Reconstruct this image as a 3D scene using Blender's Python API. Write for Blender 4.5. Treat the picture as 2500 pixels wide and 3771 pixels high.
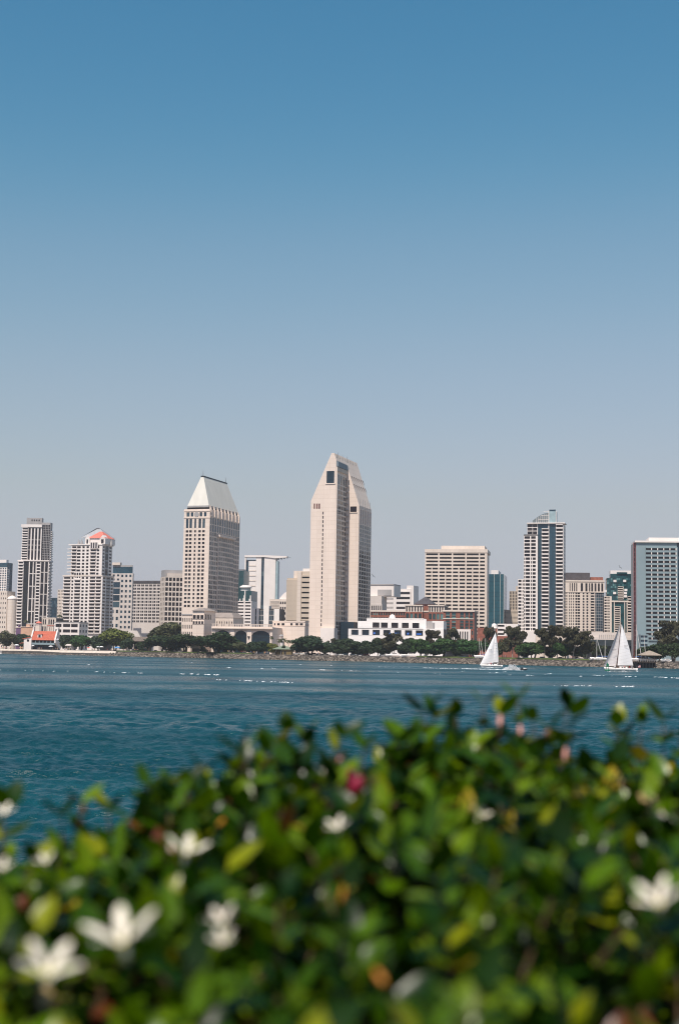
import bpy, math, random
import numpy as np
from mathutils import Vector, Matrix
R = math.radians
for o in list(bpy.data.objects): bpy.data.objects.remove(o)
scene = bpy.context.scene
col = scene.collection

# ------------------------------------------------------------------ camera
FPX = 5237.0            # focal length in pixels of the 2500 px wide photograph
PITCH, ROLL, CAMZ = R(5.58), R(0.9), 6.0
CAM = Vector((0, 0, CAMZ))
F0 = Vector((0, math.cos(PITCH), math.sin(PITCH)))
U0 = Vector((0, -math.sin(PITCH), math.cos(PITCH)))
R0 = Vector((1, 0, 0))
UP = U0 * math.cos(ROLL) - R0 * math.sin(ROLL)
RT = R0 * math.cos(ROLL) + U0 * math.sin(ROLL)
cam = bpy.data.cameras.new('camera')
co = bpy.data.objects.new('camera', cam); col.objects.link(co)
m = Matrix((RT, UP, -F0)).transposed().to_4x4(); m.translation = CAM
co.matrix_world = m
cam.sensor_fit = 'VERTICAL'; cam.sensor_height = 36.0
cam.lens = 36.0 * FPX / 3771.0
cam.clip_start = 0.05; cam.clip_end = 60000
cam.dof.use_dof = True; cam.dof.focus_distance = 700; cam.dof.aperture_fstop = 3.7
scene.camera = co

# ------------------------------------------------------------------ light
SUN_EL = R(57); SUNH = Vector((-0.385, -0.923, 0)).normalized()
w = bpy.data.worlds.new('World'); scene.world = w; w.use_nodes = True
nt = w.node_tree; nt.nodes.clear()
sky = nt.nodes.new('ShaderNodeTexSky'); sky.sky_type = 'NISHITA'; sky.sun_disc = False
sky.sun_elevation = SUN_EL; sky.sun_rotation = math.atan2(SUNH.x, SUNH.y)
sky.altitude = 0; sky.air_density = 1.5; sky.dust_density = 1.0; sky.ozone_density = 1.0
# film-like response of the sky colour: scale, curves, scale back
def vmul(k):
    v = nt.nodes.new('ShaderNodeVectorMath'); v.operation = 'SCALE'; v.inputs['Scale'].default_value = k; return v
v1, v2 = vmul(.1), vmul(10); cv = nt.nodes.new('ShaderNodeRGBCurve')
for ch, pts in ((0, [(0, 0), (.183, .066), (.284, .218), (.392, .352), (.592, .478), (1, .51)]), (1, [(0, 0), (.28, .232), (.408, .378), (.521, .464), (.627, .512), (1, .53)]), (2, [(0, 0), (.417, .415), (.528, .53), (1, .92)])):
    c = cv.mapping.curves[ch]; c.points[0].location = pts[0]; c.points[1].location = pts[-1]
    for p_ in pts[1:-1]: c.points.new(*p_)
cv.mapping.update()
bg = nt.nodes.new('ShaderNodeBackground'); bg.inputs[1].default_value = 0.1
wo = nt.nodes.new('ShaderNodeOutputWorld')
nt.links.new(sky.outputs[0], v1.inputs[0]); nt.links.new(v1.outputs[0], cv.inputs['Color']); sp = nt.nodes.new('ShaderNodeSeparateColor'); cb = nt.nodes.new('ShaderNodeCombineColor'); nt.links.new(cv.outputs[0], sp.inputs[0])
ml = nt.nodes.new('ShaderNodeMath'); ml.operation = 'MULTIPLY'; ml.inputs[1].default_value = 1.09; nt.links.new(sp.outputs[1], ml.inputs[0])
mxm = nt.nodes.new('ShaderNodeMath'); mxm.operation = 'MAXIMUM'; nt.links.new(sp.outputs[2], mxm.inputs[0]); nt.links.new(ml.outputs[0], mxm.inputs[1])
nt.links.new(sp.outputs[0], cb.inputs[0]); nt.links.new(sp.outputs[1], cb.inputs[1]); nt.links.new(mxm.outputs[0], cb.inputs[2]); nt.links.new(cb.outputs[0], v2.inputs[0])
nt.links.new(v2.outputs[0], bg.inputs[0]); nt.links.new(bg.outputs[0], wo.inputs[0])
sl = bpy.data.lights.new('sun', 'SUN'); sl.energy = 4.9; sl.angle = R(0.5); sl.color = (1.0, 0.92, 0.82)
so = bpy.data.objects.new('sun', sl); col.objects.link(so)
sdir = Vector((SUNH.x * math.cos(SUN_EL), SUNH.y * math.cos(SUN_EL), math.sin(SUN_EL)))
so.rotation_euler = sdir.to_track_quat('Z', 'Y').to_euler(); so.location = (-50, -50, 300)
vs = scene.view_settings; vs.view_transform = 'Standard'; vs.look = 'None'
vs.exposure = 0.0; vs.gamma = 1.0; vs.use_curve_mapping = False
scene.render.engine = 'CYCLES'; scene.cycles.use_denoising = True
scene.cycles.pixel_filter_type = 'BLACKMAN_HARRIS'; scene.cycles.filter_width = 1.1
scene.cycles.max_bounces = 6; scene.cycles.sample_clamp_indirect = 4

# ------------------------------------------------------------------ helpers
random.seed(5); rng = np.random.default_rng(5)
def ray(px, py):
    d = F0 + RT * ((px - 1250) / FPX) + UP * ((1885.5 - py) / FPX)
    return d / d.y
def W(px, py, Y): return CAM + ray(px, py) * Y
GZ = 3.2
def shoreY(X): return 847 - 0.94 * X
def shore_pt(px, off, py=2405):
    """ground point OFF metres (in depth) behind the waterline in the column px"""
    k = ray(px, py).x; Y = (847 + off) / (1 + .94 * k)
    return Vector((k * Y, Y, GZ)), Y
def tag(o, label=None, cat=None, group=None, kind=None):
    if label: o['label'] = label
    if cat: o['category'] = cat
    if group: o['group'] = group
    if kind: o['kind'] = kind
    return o
def empty(name, loc, label=None, cat=None, group=None, rz=0):
    o = bpy.data.objects.new(name, None); col.objects.link(o); o.location = loc
    o.rotation_euler = (0, 0, rz); o.empty_display_size = .5
    return tag(o, label, cat, group)
def link(name, me, parent=None, loc=(0, 0, 0), rot=(0, 0, 0), scale=(1, 1, 1)):
    o = bpy.data.objects.new(name, me); col.objects.link(o)
    o.parent = parent; o.location = loc; o.rotation_euler = rot; o.scale = scale
    return o
def copy_tree(o, parent=None):
    c = o.copy(); col.objects.link(c); c.parent = parent
    for ch in list(o.children): copy_tree(ch, c)
    return c
class MB:
    def __init__(s): s.v = []; s.f = []; s.mi = []; s.cm = 0
    def poly(s, pts):
        b = len(s.v); s.v.extend([tuple(p) for p in pts]); s.f.append(tuple(range(b, b + len(pts)))); s.mi.append(s.cm)
    def box(s, o, a, b, c):
        o, a, b, c = map(Vector, (o, a, b, c))
        p = [o, o + a, o + a + b, o + b]; q = [x + c for x in p]
        i = len(s.v); s.v.extend([tuple(x) for x in p + q])
        for f in ((3, 2, 1, 0), (4, 5, 6, 7), (0, 1, 5, 4), (1, 2, 6, 5), (2, 3, 7, 6), (3, 0, 4, 7)):
            s.f.append(tuple(i + k for k in f)); s.mi.append(s.cm)
    def cbox(s, x0, x1, y0, y1, z0, z1): s.box((x0, y0, z0), (x1 - x0, 0, 0), (0, y1 - y0, 0), (0, 0, z1 - z0))
    def tube(s, p, q, r0, r1=None, n=8):
        p, q = Vector(p), Vector(q); r1 = r0 if r1 is None else r1
        d = (q - p).normalized(); a = d.orthogonal().normalized(); b = d.cross(a)
        i = len(s.v)
        for (c, r) in ((p, r0), (q, r1)):
            for k in range(n):
                t = 2 * math.pi * k / n; s.v.append(tuple(c + (a * math.cos(t) + b * math.sin(t)) * r))
        for k in range(n):
            k2 = (k + 1) % n; s.f.append((i + k, i + k2, i + n + k2, i + n + k)); s.mi.append(s.cm)
        s.f.append(tuple(i + k for k in reversed(range(n)))); s.f.append(tuple(i + n + k for k in range(n))); s.mi += [s.cm, s.cm]
    def lathe(s, prof, n=16, c=(0, 0, 0)):
        i = len(s.v); c = Vector(c)
        for (r, z) in prof:
            for k in range(n):
                t = 2 * math.pi * k / n; s.v.append((c.x + r * math.cos(t), c.y + r * math.sin(t), c.z + z))
        for j in range(len(prof) - 1):
            for k in range(n):
                k2 = (k + 1) % n; a = i + j * n
                s.f.append((a + k, a + k2, a + n + k2, a + n + k)); s.mi.append(s.cm)
    def prism(s, pts, h):
        """pts: closed loop, extruded by the vector h"""
        h = Vector(h); p = [Vector(x) for x in pts]; q = [x + h for x in p]; n = len(p)
        i = len(s.v); s.v.extend([tuple(x) for x in p + q])
        s.f.append(tuple(i + k for k in range(n))); s.f.append(tuple(i + n + k for k in reversed(range(n)))); s.mi += [s.cm, s.cm]
        for k in range(n):
            k2 = (k + 1) % n; s.f.append((i + k, i + n + k, i + n + k2, i + k2)); s.mi.append(s.cm)
    def mesh(s, name, mats, smooth=False):
        me = bpy.data.meshes.new(name); me.from_pydata(s.v, [], s.f)
        for mt in (mats if isinstance(mats, (list, tuple)) else [mats]): me.materials.append(mt)
        if len(me.materials) > 1: me.polygons.foreach_set('material_index', s.mi)
        if smooth: me.polygons.foreach_set('use_smooth', [True] * len(me.polygons))
        me.update(); return me
    def build(s, name, mats, parent=None, smooth=False, loc=(0, 0, 0)):
        return link(name, s.mesh(name, mats, smooth), parent, loc)

# ------------------------------------------------------------------ materials
MATS = {}
def mat(name, c, rough=.8, var=.08, scale=.3, c2=None, spec=.3, metal=0, bump=0, streak=False, isl=0, joint=None):
    if name in MATS: return MATS[name]
    m = bpy.data.materials.new(name); m.use_nodes = True; n = m.node_tree; p = n.nodes['Principled BSDF']
    p.inputs['Roughness'].default_value = rough; p.inputs['Metallic'].default_value = metal
    p.inputs['Specular IOR Level'].default_value = spec
    tc = n.nodes.new('ShaderNodeTexCoord'); mp = n.nodes.new('ShaderNodeMapping')
    n.links.new(tc.outputs['Object'], mp.inputs[0])
    if streak: mp.inputs['Scale'].default_value = (1, 1, .12)
    no = n.nodes.new('ShaderNodeTexNoise'); no.inputs['Scale'].default_value = scale; no.inputs['Detail'].default_value = 5
    n.links.new(mp.outputs[0], no.inputs[0])
    mx = n.nodes.new('ShaderNodeMix'); mx.data_type = 'RGBA'
    a = tuple(x * (1 - var) for x in c) + (1,); b = tuple(min(1, x * (1 + var)) for x in (c2 or c)) + (1,)
    mx.inputs[6].default_value = a; mx.inputs[7].default_value = b
    rp = n.nodes.new('ShaderNodeMapRange'); rp.inputs[1].default_value = .35; rp.inputs[2].default_value = .65
    n.links.new(no.outputs[0], rp.inputs[0]); n.links.new(rp.outputs[0], mx.inputs[0])
    last = mx.outputs[2]
    if isl:
        ge = n.nodes.new('ShaderNodeNewGeometry'); hs = n.nodes.new('ShaderNodeHueSaturation')
        mr = n.nodes.new('ShaderNodeMapRange'); mr.inputs[3].default_value = 1 - isl; mr.inputs[4].default_value = 1 + isl
        n.links.new(ge.outputs['Random Per Island'], mr.inputs[0]); n.links.new(mr.outputs[0], hs.inputs['Value'])
        n.links.new(last, hs.inputs['Color']); last = hs.outputs[0]
    if joint:
        sx = n.nodes.new('ShaderNodeSeparateXYZ'); cx = n.nodes.new('ShaderNodeCombineXYZ'); n.links.new(tc.outputs['Object'], sx.inputs[0]); a_ = n.nodes.new('ShaderNodeMath'); a_.operation = 'SUBTRACT'
        n.links.new(sx.outputs[0], a_.inputs[0]); n.links.new(sx.outputs[1], a_.inputs[1]); n.links.new(a_.outputs[0], cx.inputs[0]); n.links.new(sx.outputs[2], cx.inputs[1])
        bk = n.nodes.new('ShaderNodeTexBrick'); bk.offset = 0; bk.inputs['Scale'].default_value = 1; bk.inputs['Brick Width'].default_value = joint[0]; bk.inputs['Row Height'].default_value = joint[1]; bk.inputs['Mortar Size'].default_value = .14
        bk.inputs['Color1'].default_value = (1, 1, 1, 1); bk.inputs['Color2'].default_value = (.955, .95, .94, 1); bk.inputs['Mortar'].default_value = (.87, .85, .83, 1); n.links.new(cx.outputs[0], bk.inputs['Vector'])
        mj = n.nodes.new('ShaderNodeMix'); mj.data_type = 'RGBA'; mj.blend_type = 'MULTIPLY'; mj.inputs[0].default_value = 1; n.links.new(last, mj.inputs[6]); n.links.new(bk.outputs[0], mj.inputs[7]); last = mj.outputs[2]
    n.links.new(last, p.inputs['Base Color'])
    if bump:
        bp = n.nodes.new('ShaderNodeBump'); bp.inputs['Strength'].default_value = bump; bp.inputs['Distance'].default_value = .1
        n.links.new(no.outputs[0], bp.inputs['Height']); n.links.new(bp.outputs[0], p.inputs['Normal'])
    MATS[name] = m; return m
def glass(name, c, light, share=.2, rough=.12, spec=.5):
    """window glass, a share of the panes with drawn pale blinds"""
    if name in MATS: return MATS[name]
    m = bpy.data.materials.new(name); m.use_nodes = True; n = m.node_tree; p = n.nodes['Principled BSDF']
    oi = n.nodes.new('ShaderNodeObjectInfo'); ge = n.nodes.new('ShaderNodeNewGeometry')
    ad = n.nodes.new('ShaderNodeMath'); ad.operation = 'ADD'; fr = n.nodes.new('ShaderNodeMath'); fr.operation = 'FRACT'
    n.links.new(oi.outputs['Random'], ad.inputs[0]); n.links.new(ge.outputs['Random Per Island'], ad.inputs[1]); n.links.new(ad.outputs[0], fr.inputs[0])
    cr = n.nodes.new('ShaderNodeValToRGB'); cr.color_ramp.interpolation = 'LINEAR'
    e = cr.color_ramp.elements; e[0].position = 0; e[0].color = tuple(x * .6 for x in c) + (1,)
    e[1].position = 1; e[1].color = tuple(light) + (1,)
    x = cr.color_ramp.elements.new(1 - share); x.color = tuple(y * 1.5 for y in c) + (1,)
    n.links.new(fr.outputs[0], cr.inputs[0]); n.links.new(cr.outputs[0], p.inputs['Base Color'])
    p.inputs['Roughness'].default_value = rough; p.inputs['Specular IOR Level'].default_value = spec
    MATS[name] = m; return m
CREAM = mat('pink_cream_stone', (.79, .66, .565), var=.06, scale=.08, streak=True, joint=(6, 3.3))
CREAM2 = mat('cream_stone', (.71, .61, .525), var=.06, scale=.1, streak=True, joint=(4, 3.3))
WHITE = mat('white_render', (.78, .71, .66), var=.04, scale=.1)
PALE = mat('pale_concrete', (.62, .55, .50), var=.05, scale=.1, streak=True)
SAND = mat('sand_concrete', (.55, .46, .37), var=.06, scale=.1, streak=True)
GREYW = mat('grey_concrete', (.36, .34, .33), var=.08, scale=.15, streak=True)
DKROOF = mat('dark_roofing', (.08, .07, .075), var=.15, scale=.4)
METROOF = mat('pale_metal_roof', (.68, .645, .57), rough=.75, var=.04, scale=.3, streak=True)
REDTILE = mat('red_clay_tile', (.48, .12, .07), var=.18, scale=1.2, bump=.4)
CORALTILE = mat('coral_tile', (.66, .19, .14), var=.1, scale=.6)
BRICK = mat('red_brick', (.26, .095, .065), var=.2, scale=.6)
TEALW = mat('teal_panel', (.23, .30, .32), var=.04, scale=.1, rough=.5)
REDP = mat('red_paint', (.32, .03, .035), rough=.4, var=.05)
PURP = mat('purple_render', (.16, .09, .17), var=.1)
CURT = mat('teal_curtain_glass', (.022, .085, .11), rough=.18, var=.12, scale=.12, spec=.55)
CURTB = mat('blue_curtain_glass', (.022, .06, .085), rough=.18, var=.2, scale=.15, spec=.55)
CURTG = mat('green_curtain_glass', (.012, .055, .06), rough=.18, var=.3, scale=.25, spec=.5)
CURTD = mat('dark_curtain_glass', (.012, .03, .045), rough=.2, var=.2, scale=.15, spec=.4)
LIGHTGL = mat('pale_sky_glass', (.32, .42, .44), rough=.25, var=.1, scale=.3)
GD = glass('dark_window_glass', (.012, .008, .010), (.05, .04, .038), .15)
GB = glass('blue_window_glass', (.012, .03, .048), (.06, .10, .12), .2)
GT = glass('teal_window_glass', (.015, .06, .065), (.12, .25, .24), .35)
GR = glass('hotel_window_glass', (.014, .009, .012), (.16, .18, .17), .12)
DARK = mat('dark_paint', (.02, .02, .022), rough=.5)
METAL = mat('grey_metal', (.3, .3, .3), rough=.4, metal=.6)

UNIT = {}
def unit_pane(m):
    if m.name not in UNIT:
        b = MB(); b.cbox(-.5, .5, -.06, .06, -.5, .5); UNIT[m.name] = b.mesh('window_pane', m)
    return UNIT[m.name]

# ------------------------------------------------------------------ buildings
class Bld:
    """A building whose front face runs from the image column xl to xm at depth Y (of the xm corner), its right face on to xr."""
    def __init__(s, name, label, crop, pl, pm, pr, yt, Y, yaw=18, cat='building', wall=CREAM, z0=GZ, group=None, rmax=90):
        a = R(yaw); s.crop = crop; s.wall = wall
        s.U = Vector((math.cos(a), -math.sin(a), 0)); s.S = Vector((math.sin(a), math.cos(a), 0))
        s.NL = -s.S; s.NR = s.U.copy()
        g = lambda p: ray(*crop(*p))
        C = g(pm) * Y; C.z = 0
        def hit(k, dx, dy): d = dx - k * dy; t = (k * C.y - C.x) / d if abs(d) > 1e-6 else 9999; return t
        s.L = hit(g(pl).x, -s.U.x, -s.U.y)
        t = hit(g(pr).x, s.S.x, s.S.y) if pr else 30
        s.D = t if 0 < t < rmax else rmax
        s.A = C - s.U * s.L
        s.z0 = z0; s.z1 = s.fl(pm[0], yt)[1] if yt is not None else 10
        s.root = empty(name, (C.x, C.y, z0), label, cat, group)
        s.mbs = {}; s.win = []
        s.base = s.root.location.copy()
    def P(s, u, d, z): return Vector((s.A.x, s.A.y, 0)) + s.U * u + s.S * d + Vector((0, 0, z)) - s.base
    def fl(s, x, y, d=0):      # image point on the front plane (moved back d): u, z
        r = ray(*s.crop(x, y)); n = s.S
        O = s.A + s.S * d
        t = n.dot(Vector((O.x, O.y, 0))) / (n.x * r.x + n.y * r.y)
        p = CAM + r * t
        return (Vector((p.x, p.y, 0)) - O).dot(s.U), p.z
    def fr(s, x, y, u=None):   # image point on the right plane: depth, z
        u = s.L if u is None else u
        r = ray(*s.crop(x, y)); n = s.U; O = s.A + s.U * u
        t = n.dot(Vector((O.x, O.y, 0))) / (n.x * r.x + n.y * r.y)
        p = CAM + r * t
        return (Vector((p.x, p.y, 0)) - O).dot(s.S), p.z
    def mb(s, part, m):
        k = (part, m.name)
        if k not in s.mbs: s.mbs[k] = (MB(), m)
        return s.mbs[k][0]
    def bx(s, u0, u1, d0, d1, z0, z1, m=None, part='wall'):
        s.mb(part, m or s.wall).box(s.P(u0, d0, z0), s.U * (u1 - u0), s.S * (d1 - d0), (0, 0, z1 - z0))
    def one(s, part, m, u0, u1, d0, d1, z0, z1):
        b = MB(); b.box(s.P(u0, d0, z0), s.U * (u1 - u0), s.S * (d1 - d0), (0, 0, z1 - z0)); return b.build(part, m, s.root)
    def hip(s, u0, u1, d0, d1, z0, z1, ru, rd, m, part='roof'):
        """hipped roof; ridge inset ru and rd from the eaves"""
        p = [s.P(u0, d0, z0), s.P(u1, d0, z0), s.P(u1, d1, z0), s.P(u0, d1, z0)]
        q = [s.P(u0 + ru, d0 + rd, z1), s.P(u1 - ru, d0 + rd, z1), s.P(u1 - ru, d1 - rd, z1), s.P(u0 + ru, d1 - rd, z1)]
        b = s.mb(part, m)
        for k in range(4): b.poly([p[k], p[(k + 1) % 4], q[(k + 1) % 4], q[k]])
        b.poly(q); b.poly(p[::-1])
    def facade(s, side, a0, a1, z0, z1, cols, rows, off=0., d=.45, wall=None, gl=GD, bal=None, lintel=True, nowin=False, hoff=0):
        """openings cols x rows on face 'L' or 'R' between a0..a1 and z0..z1; off = position of the face plane"""
        wall = wall or s.wall; W_ = a1 - a0; H = z1 - z0
        if side == 'R': d = min(d, .16)
        if isinstance(cols, tuple): n, f = cols; cols = [((k + .5 - f / 2) / n, (k + .5 + f / 2) / n) for k in range(n)]
        if isinstance(rows, tuple): n, f = rows[:2]; rows = [((k + .5 - f / 2) / n, (k + .5 + f / 2) / n) for k in range(n)]
        if side == 'L': o = lambda a, out, z: s.P(a, off - out, z); ax, nn = s.U, s.NL
        else: o = lambda a, out, z: s.P((s.L if off == 0 else off) + out, a, z); ax, nn = s.S, s.NR
        comp = lambda iv: [(p, q) for p, q in zip([0] + [x[1] for x in iv], [x[0] for x in iv] + [1]) if q - p > 1e-4]
        b = s.mb('wall', wall)
        ext = d - .01 if side == 'L' else 0
        for (p, q) in comp(cols):
            e = ext if q > .999 else 0
            b.box(o(a0 + p * W_, -.05, z0), ax * ((q - p) * W_ + e), nn * (d + .05), (0, 0, H + .03))
        for (p, q) in comp(rows):
            if bal:
                bb = MB(); bb.box(o(a0 + .02, -.05, z0 + p * H), ax * (W_ - .04), nn * (bal + .05), (0, 0, (q - p) * H)); bb.build('balcony', wall, s.root)
            else: b.box(o(a0 + .02, -.05, z0 + p * H), ax * (W_ - .04), nn * (d - .01), (0, 0, (q - p) * H))
        if nowin: return
        for (p, q) in cols:
            for (r, t) in rows:
                c = o(a0 + (p + q) / 2 * W_, .03, z0 + (r + t) / 2 * H)
                s.win.append((c, ax, nn, (q - p) * W_ + .1, (t - r) * H + .1, gl))
    def window(s, side, a0, a1, z0, z1, gl=GD, off=0., out=.02, frame=None):
        if side == 'L': c = s.P((a0 + a1) / 2, off - out, (z0 + z1) / 2); ax, nn = s.U, s.NL
        else: c = s.P((s.L if off == 0 else off) + out, (a0 + a1) / 2, (z0 + z1) / 2); ax, nn = s.S, s.NR
        s.win.append((c, ax, nn, abs(a1 - a0), abs(z1 - z0), gl))
    def done(s):
        for (part, _), (b, m) in s.mbs.items(): b.build(part, m, s.root)
        cam_l = CAM - s.base
        key = lambda w_: -w_[3] * w_[4] * max(.02, (cam_l - w_[0]).normalized().dot(w_[2]))
        s.win.sort(key=key)
        # keep the nearest hundred of the largest
        for (c, ax, nn, ww, hh, gl) in s.win[:100]:
            link('window', unit_pane(gl), s.root, c, (0, 0, math.atan2(ax.y, ax.x)), (ww, 1, hh))
        rest = {}
        for (c, ax, nn, ww, hh, gl) in s.win[100:]:
            b = rest.setdefault(gl.name, (MB(), gl))[0]
            b.box(c - ax * ww / 2 - nn * .06 - Vector((0, 0, hh / 2)), ax * ww, nn * .12, (0, 0, hh))
        if rest:
            b = MB(); ms = []
            for k, (bb, gl) in enumerate(rest.values()):
                i = len(b.v); b.v += bb.v; b.f += [tuple(x + i for x in f) for f in bb.f]; b.mi += [k] * len(bb.f); ms.append(gl)
            tag(b.build('window', ms, s.root), kind='stuff')
        return s
c1 = lambda x, y: (x * .28699, 1850 + y * .28699)
c2 = lambda x, y: (400 + x * .31888, 1700 + y * .31888)
c3 = lambda x, y: (850 + x * .22321, 1950 + y * .22321)
c4 = lambda x, y: (1100 + x * .35088, 1620 + y * .35088)
c5 = lambda x, y: (1300 + x * .35077, 2000 + y * .35077)
c6 = lambda x, y: (1800 + x * .27494, 1850 + y * .27494)
c7 = lambda x, y: (2050 + x * .28699, 1900 + y * .28699)
c8 = lambda x, y: (160 + x * .17857, 1920 + y * .17857)
nat = lambda x, y: (x, y)
def fracs(pts, a, b): return [((p - a) / (b - a), (q - a) / (b - a)) for p, q in pts]
def px_fr(B, pts, y, xa, xb, off=0):
    ua, ub = B.fl(xa, y, off)[0], B.fl(xb, y, off)[0]
    return [((B.fl(p, y, off)[0] - ua) / (ub - ua), (B.fl(q, y, off)[0] - ua) / (ub - ua)) for p, q in pts]

# --- far left white and blue tower
B = Bld('apartment_tower', 'slim white gridded tower with blue glass side at the left edge', c1, (-30, 1000), (90, 1000), (160, 1000), 775, 1750, yaw=24, wall=WHITE)
B.bx(0, B.L, 0, B.D, GZ, B.z1, CURTB); z = B.fl(90, 835)[1]
B.facade('L', 0, B.L, GZ, z, (4, .62), (34, .6), gl=GB)
B.facade('R', 0, B.D * .45, GZ, B.fl(90, 860)[1], (2, .72), (34, .72), gl=GB)
B.bx(B.L * .1, B.L * .85, 1, B.D * .5, B.z1, B.fl(90, 735)[1], WHITE, 'penthouse')
B.facade('R', B.D * .6, B.D, GZ, B.z1 - 1, (3, .94), (16, .94), wall=CURTB, gl=GB, d=.15)
B.done()
# --- beige block with dome
B = Bld('apartment_block', 'beige low block with small square windows and a domed corner turret', c1, (-60, 1500), (85, 1500), (190, 1500), 1140, 1330, yaw=30, wall=CREAM2)
B.bx(0, B.L, 0, B.D, GZ, B.z1, CREAM2)
B.facade('L', 0, B.L, GZ, B.z1, (5, .34), (12, .42), gl=GD, d=.25)
B.facade('R', 0, B.D, GZ, B.z1 - 4, (5, .3), (12, .36), gl=GD, d=.25)
b = MB(); c = B.P(B.L + 3, B.D * .35, 0); zt = B.fl(85, 1200)[1] - B.base.z
zt -= 3; b.lathe([(4.3, 0), (4.3, zt)], 18, (c.x, c.y, 0)); b.build('turret', CREAM2, B.root, True)
b = MB(); b.lathe([(4.6, 0), (4.6, .6), (3.9, 1.6), (2.5, 2.6), (1.2, 3.2), (.1, 3.4), (0, 4.6)], 18, (c.x, c.y, zt)); b.build('dome', WHITE, B.root, True)
B.done()
# --- tall stepped condominium
B = Bld('condominium_tower', 'tall stepped cream tower with white vertical ribs and grey box penthouse', c1, (226, 1200), (612, 1200), (640, 1200), 757, 1330, wall=WHITE, yaw=3)
zl, L = B.z1, B.L
B.bx(0, L, 0, 12, GZ, zl, DARK)
nf = 28
u = lambda f: f * L
B.facade('L', 0, u(.17), GZ, zl, [(.1, .9)], (nf, .6), bal=1.3, wall=WHITE)
B.facade('L', u(.17), u(.355), GZ, zl, (4, .8), (nf, .8), off=1.2, wall=GREYW)
for (p, q, nr, f) in ((.355, .50, 7, .94), (.50, .59, 7, .94)):
    B.facade('L', u(p), u(q), GZ, zl, [(.22, .9)], (nr, f), wall=WHITE)
B.facade('L', u(.59), u(.735), GZ, zl, [(.2, .95)], (nf, .66), wall=WHITE)
for (p, q) in ((.735, .87), (.87, 1)): B.facade('L', u(p), u(q), GZ, zl, [(.2, .92)], (8, .95), wall=WHITE)
B.facade('R', 0, 12, GZ, zl, [(.05, .95)], (nf, .6), bal=1.2, wall=WHITE)
B.bx(-.8, L + 1, -.9, 13, zl, zl + 1.0, WHITE, 'cornice')
ua, ub = B.fl(280, 730, 2)[0], B.fl(524, 730, 2)[0]; uc = B.fl(632, 740, 2)[0]
zu = B.fl(540, 285, 2)[1]; zq = B.fl(580, 258, 2)[1]
B.bx(ua, ub, 2, 11, zl, zu, DARK)
um = ua + (ub - ua) * .3
B.facade('L', ua, um, zl + 1, zu - 3, [(.08, .95)], (13, .62), off=2, bal=1.2, wall=WHITE)
B.facade('L', um, ub, zl + 1, zu - 3, (4, .62), [(0.01, .31), (.32, .46), (.47, .62), (.63, .99)], off=2, wall=WHITE)
B.bx(ua - 1, ub + .5, .8, 11, zu - 2.6, zu, WHITE, 'cornice')
B.bx(ub + .1, uc, 3.2, 11, zl + 1, zq, GREYW)
B.facade('L', ub + .5, uc, zl + 1, zq - 2, (5, .8), (15, .85), off=3.2, wall=GREYW, d=.2)
B.facade('R', 4, 11, zl + 1, zq - 8, [(.1, .9)], (13, .6), off=uc, bal=1.3, wall=WHITE)
B.bx(B.fl(343, 270, 4)[0], B.fl(540, 270, 4)[0], 5, 10, zu, B.fl(440, 198, 4)[1], GREYW, 'penthouse')
for k in range(4): B.window('L', B.fl(410 + k * 30, 230, 5)[0], B.fl(425 + k * 30, 230, 5)[0], zu + 3.4, zu + 5, GD, off=5)
B.done()
# dark glass block behind
B = Bld('office_block', 'dark blue glass block in the gap between the two left condominium towers', c1, (600, 1400), (735, 1400), (740, 1400), 1225, 1600, wall=CURTD)
B.bx(0, B.L, 0, 25, GZ, B.z1, CURTD)
B.facade('L', 0, B.L, GZ, B.z1, (7, .93), (17, .93), wall=CURT, gl=GB, d=.12); B.done()
B = Bld('apartment_tower', 'narrow beige tower with small windows just left of the red-roofed condominium', c1, (742, 1300), (835, 1300), None, 1118, 1500, wall=CREAM2)
B.bx(0, B.L, 0, 20, GZ, B.z1, CREAM2); B.facade('L', 0, B.L, GZ, B.z1, (5, .45), (19, .5)); B.bx(B.L * .6, B.L * .95, 2, 15, B.z1, B.fl(810, 1075)[1], TEALW, 'penthouse')
B.done()
# --- red roofed condominium
B = Bld('condominium_tower', 'broad white balconied tower crowned by a coral red hipped roof and gables', c8, (415, 1600), (1205, 1600), (1440, 1600), 1110, 1290, wall=WHITE, yaw=20)
zl = B.z1; L = B.L; D = B.D
B.bx(0, L, 0, D, GZ, zl, DARK)
xa, xb = 415, 1205
cc = px_fr(B, [(425, 560), (582, 622), (648, 765), (792, 842), (875, 925), (960, 1072), (1088, 1190)], 1600, xa, xb)
z_b = B.fl(800, 2310)[1]; nr = 17
B.facade('L', 0, L, z_b, zl - 1, cc, (nr, .6), d=.9)
B.bx(0.1, L - .1, -.3, .5, GZ, z_b, WHITE)
for (p, q) in (cc[0], cc[2], cc[5], cc[6]):
    for k in range(nr):
        z = z_b + (zl - 1 - z_b) * k / nr; B.one('balcony', WHITE, p * L - .3, q * L + .3, -1.7, -.85, z - .1, z + .75)
B.facade('R', 0, D * .35, z_b, zl - 1, [(.2, .8)], (nr, .55))
B.facade('R', D * .35, D * .7, z_b, zl - 1, [(.05, .95)], (nr, .3), d=.3, wall=GREYW)
B.facade('R', D * .7, D, z_b, zl - 1, [(.2, .8)], (nr, .55))
B.bx(-.8, L + .8, -1.2, D, zl - 1, zl, CREAM2, 'cornice')
ua, ub = B.fl(583, 1000, 3)[0], B.fl(1200, 1000, 3)[0]; zu = B.fl(800, 470, 3)[1]; D2 = B.fr(1415, 900, ub)[0]
D2 = max(18, min(D2, 40))
B.bx(ua, ub, 3, D2, zl, zu - 1, DARK)
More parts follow.
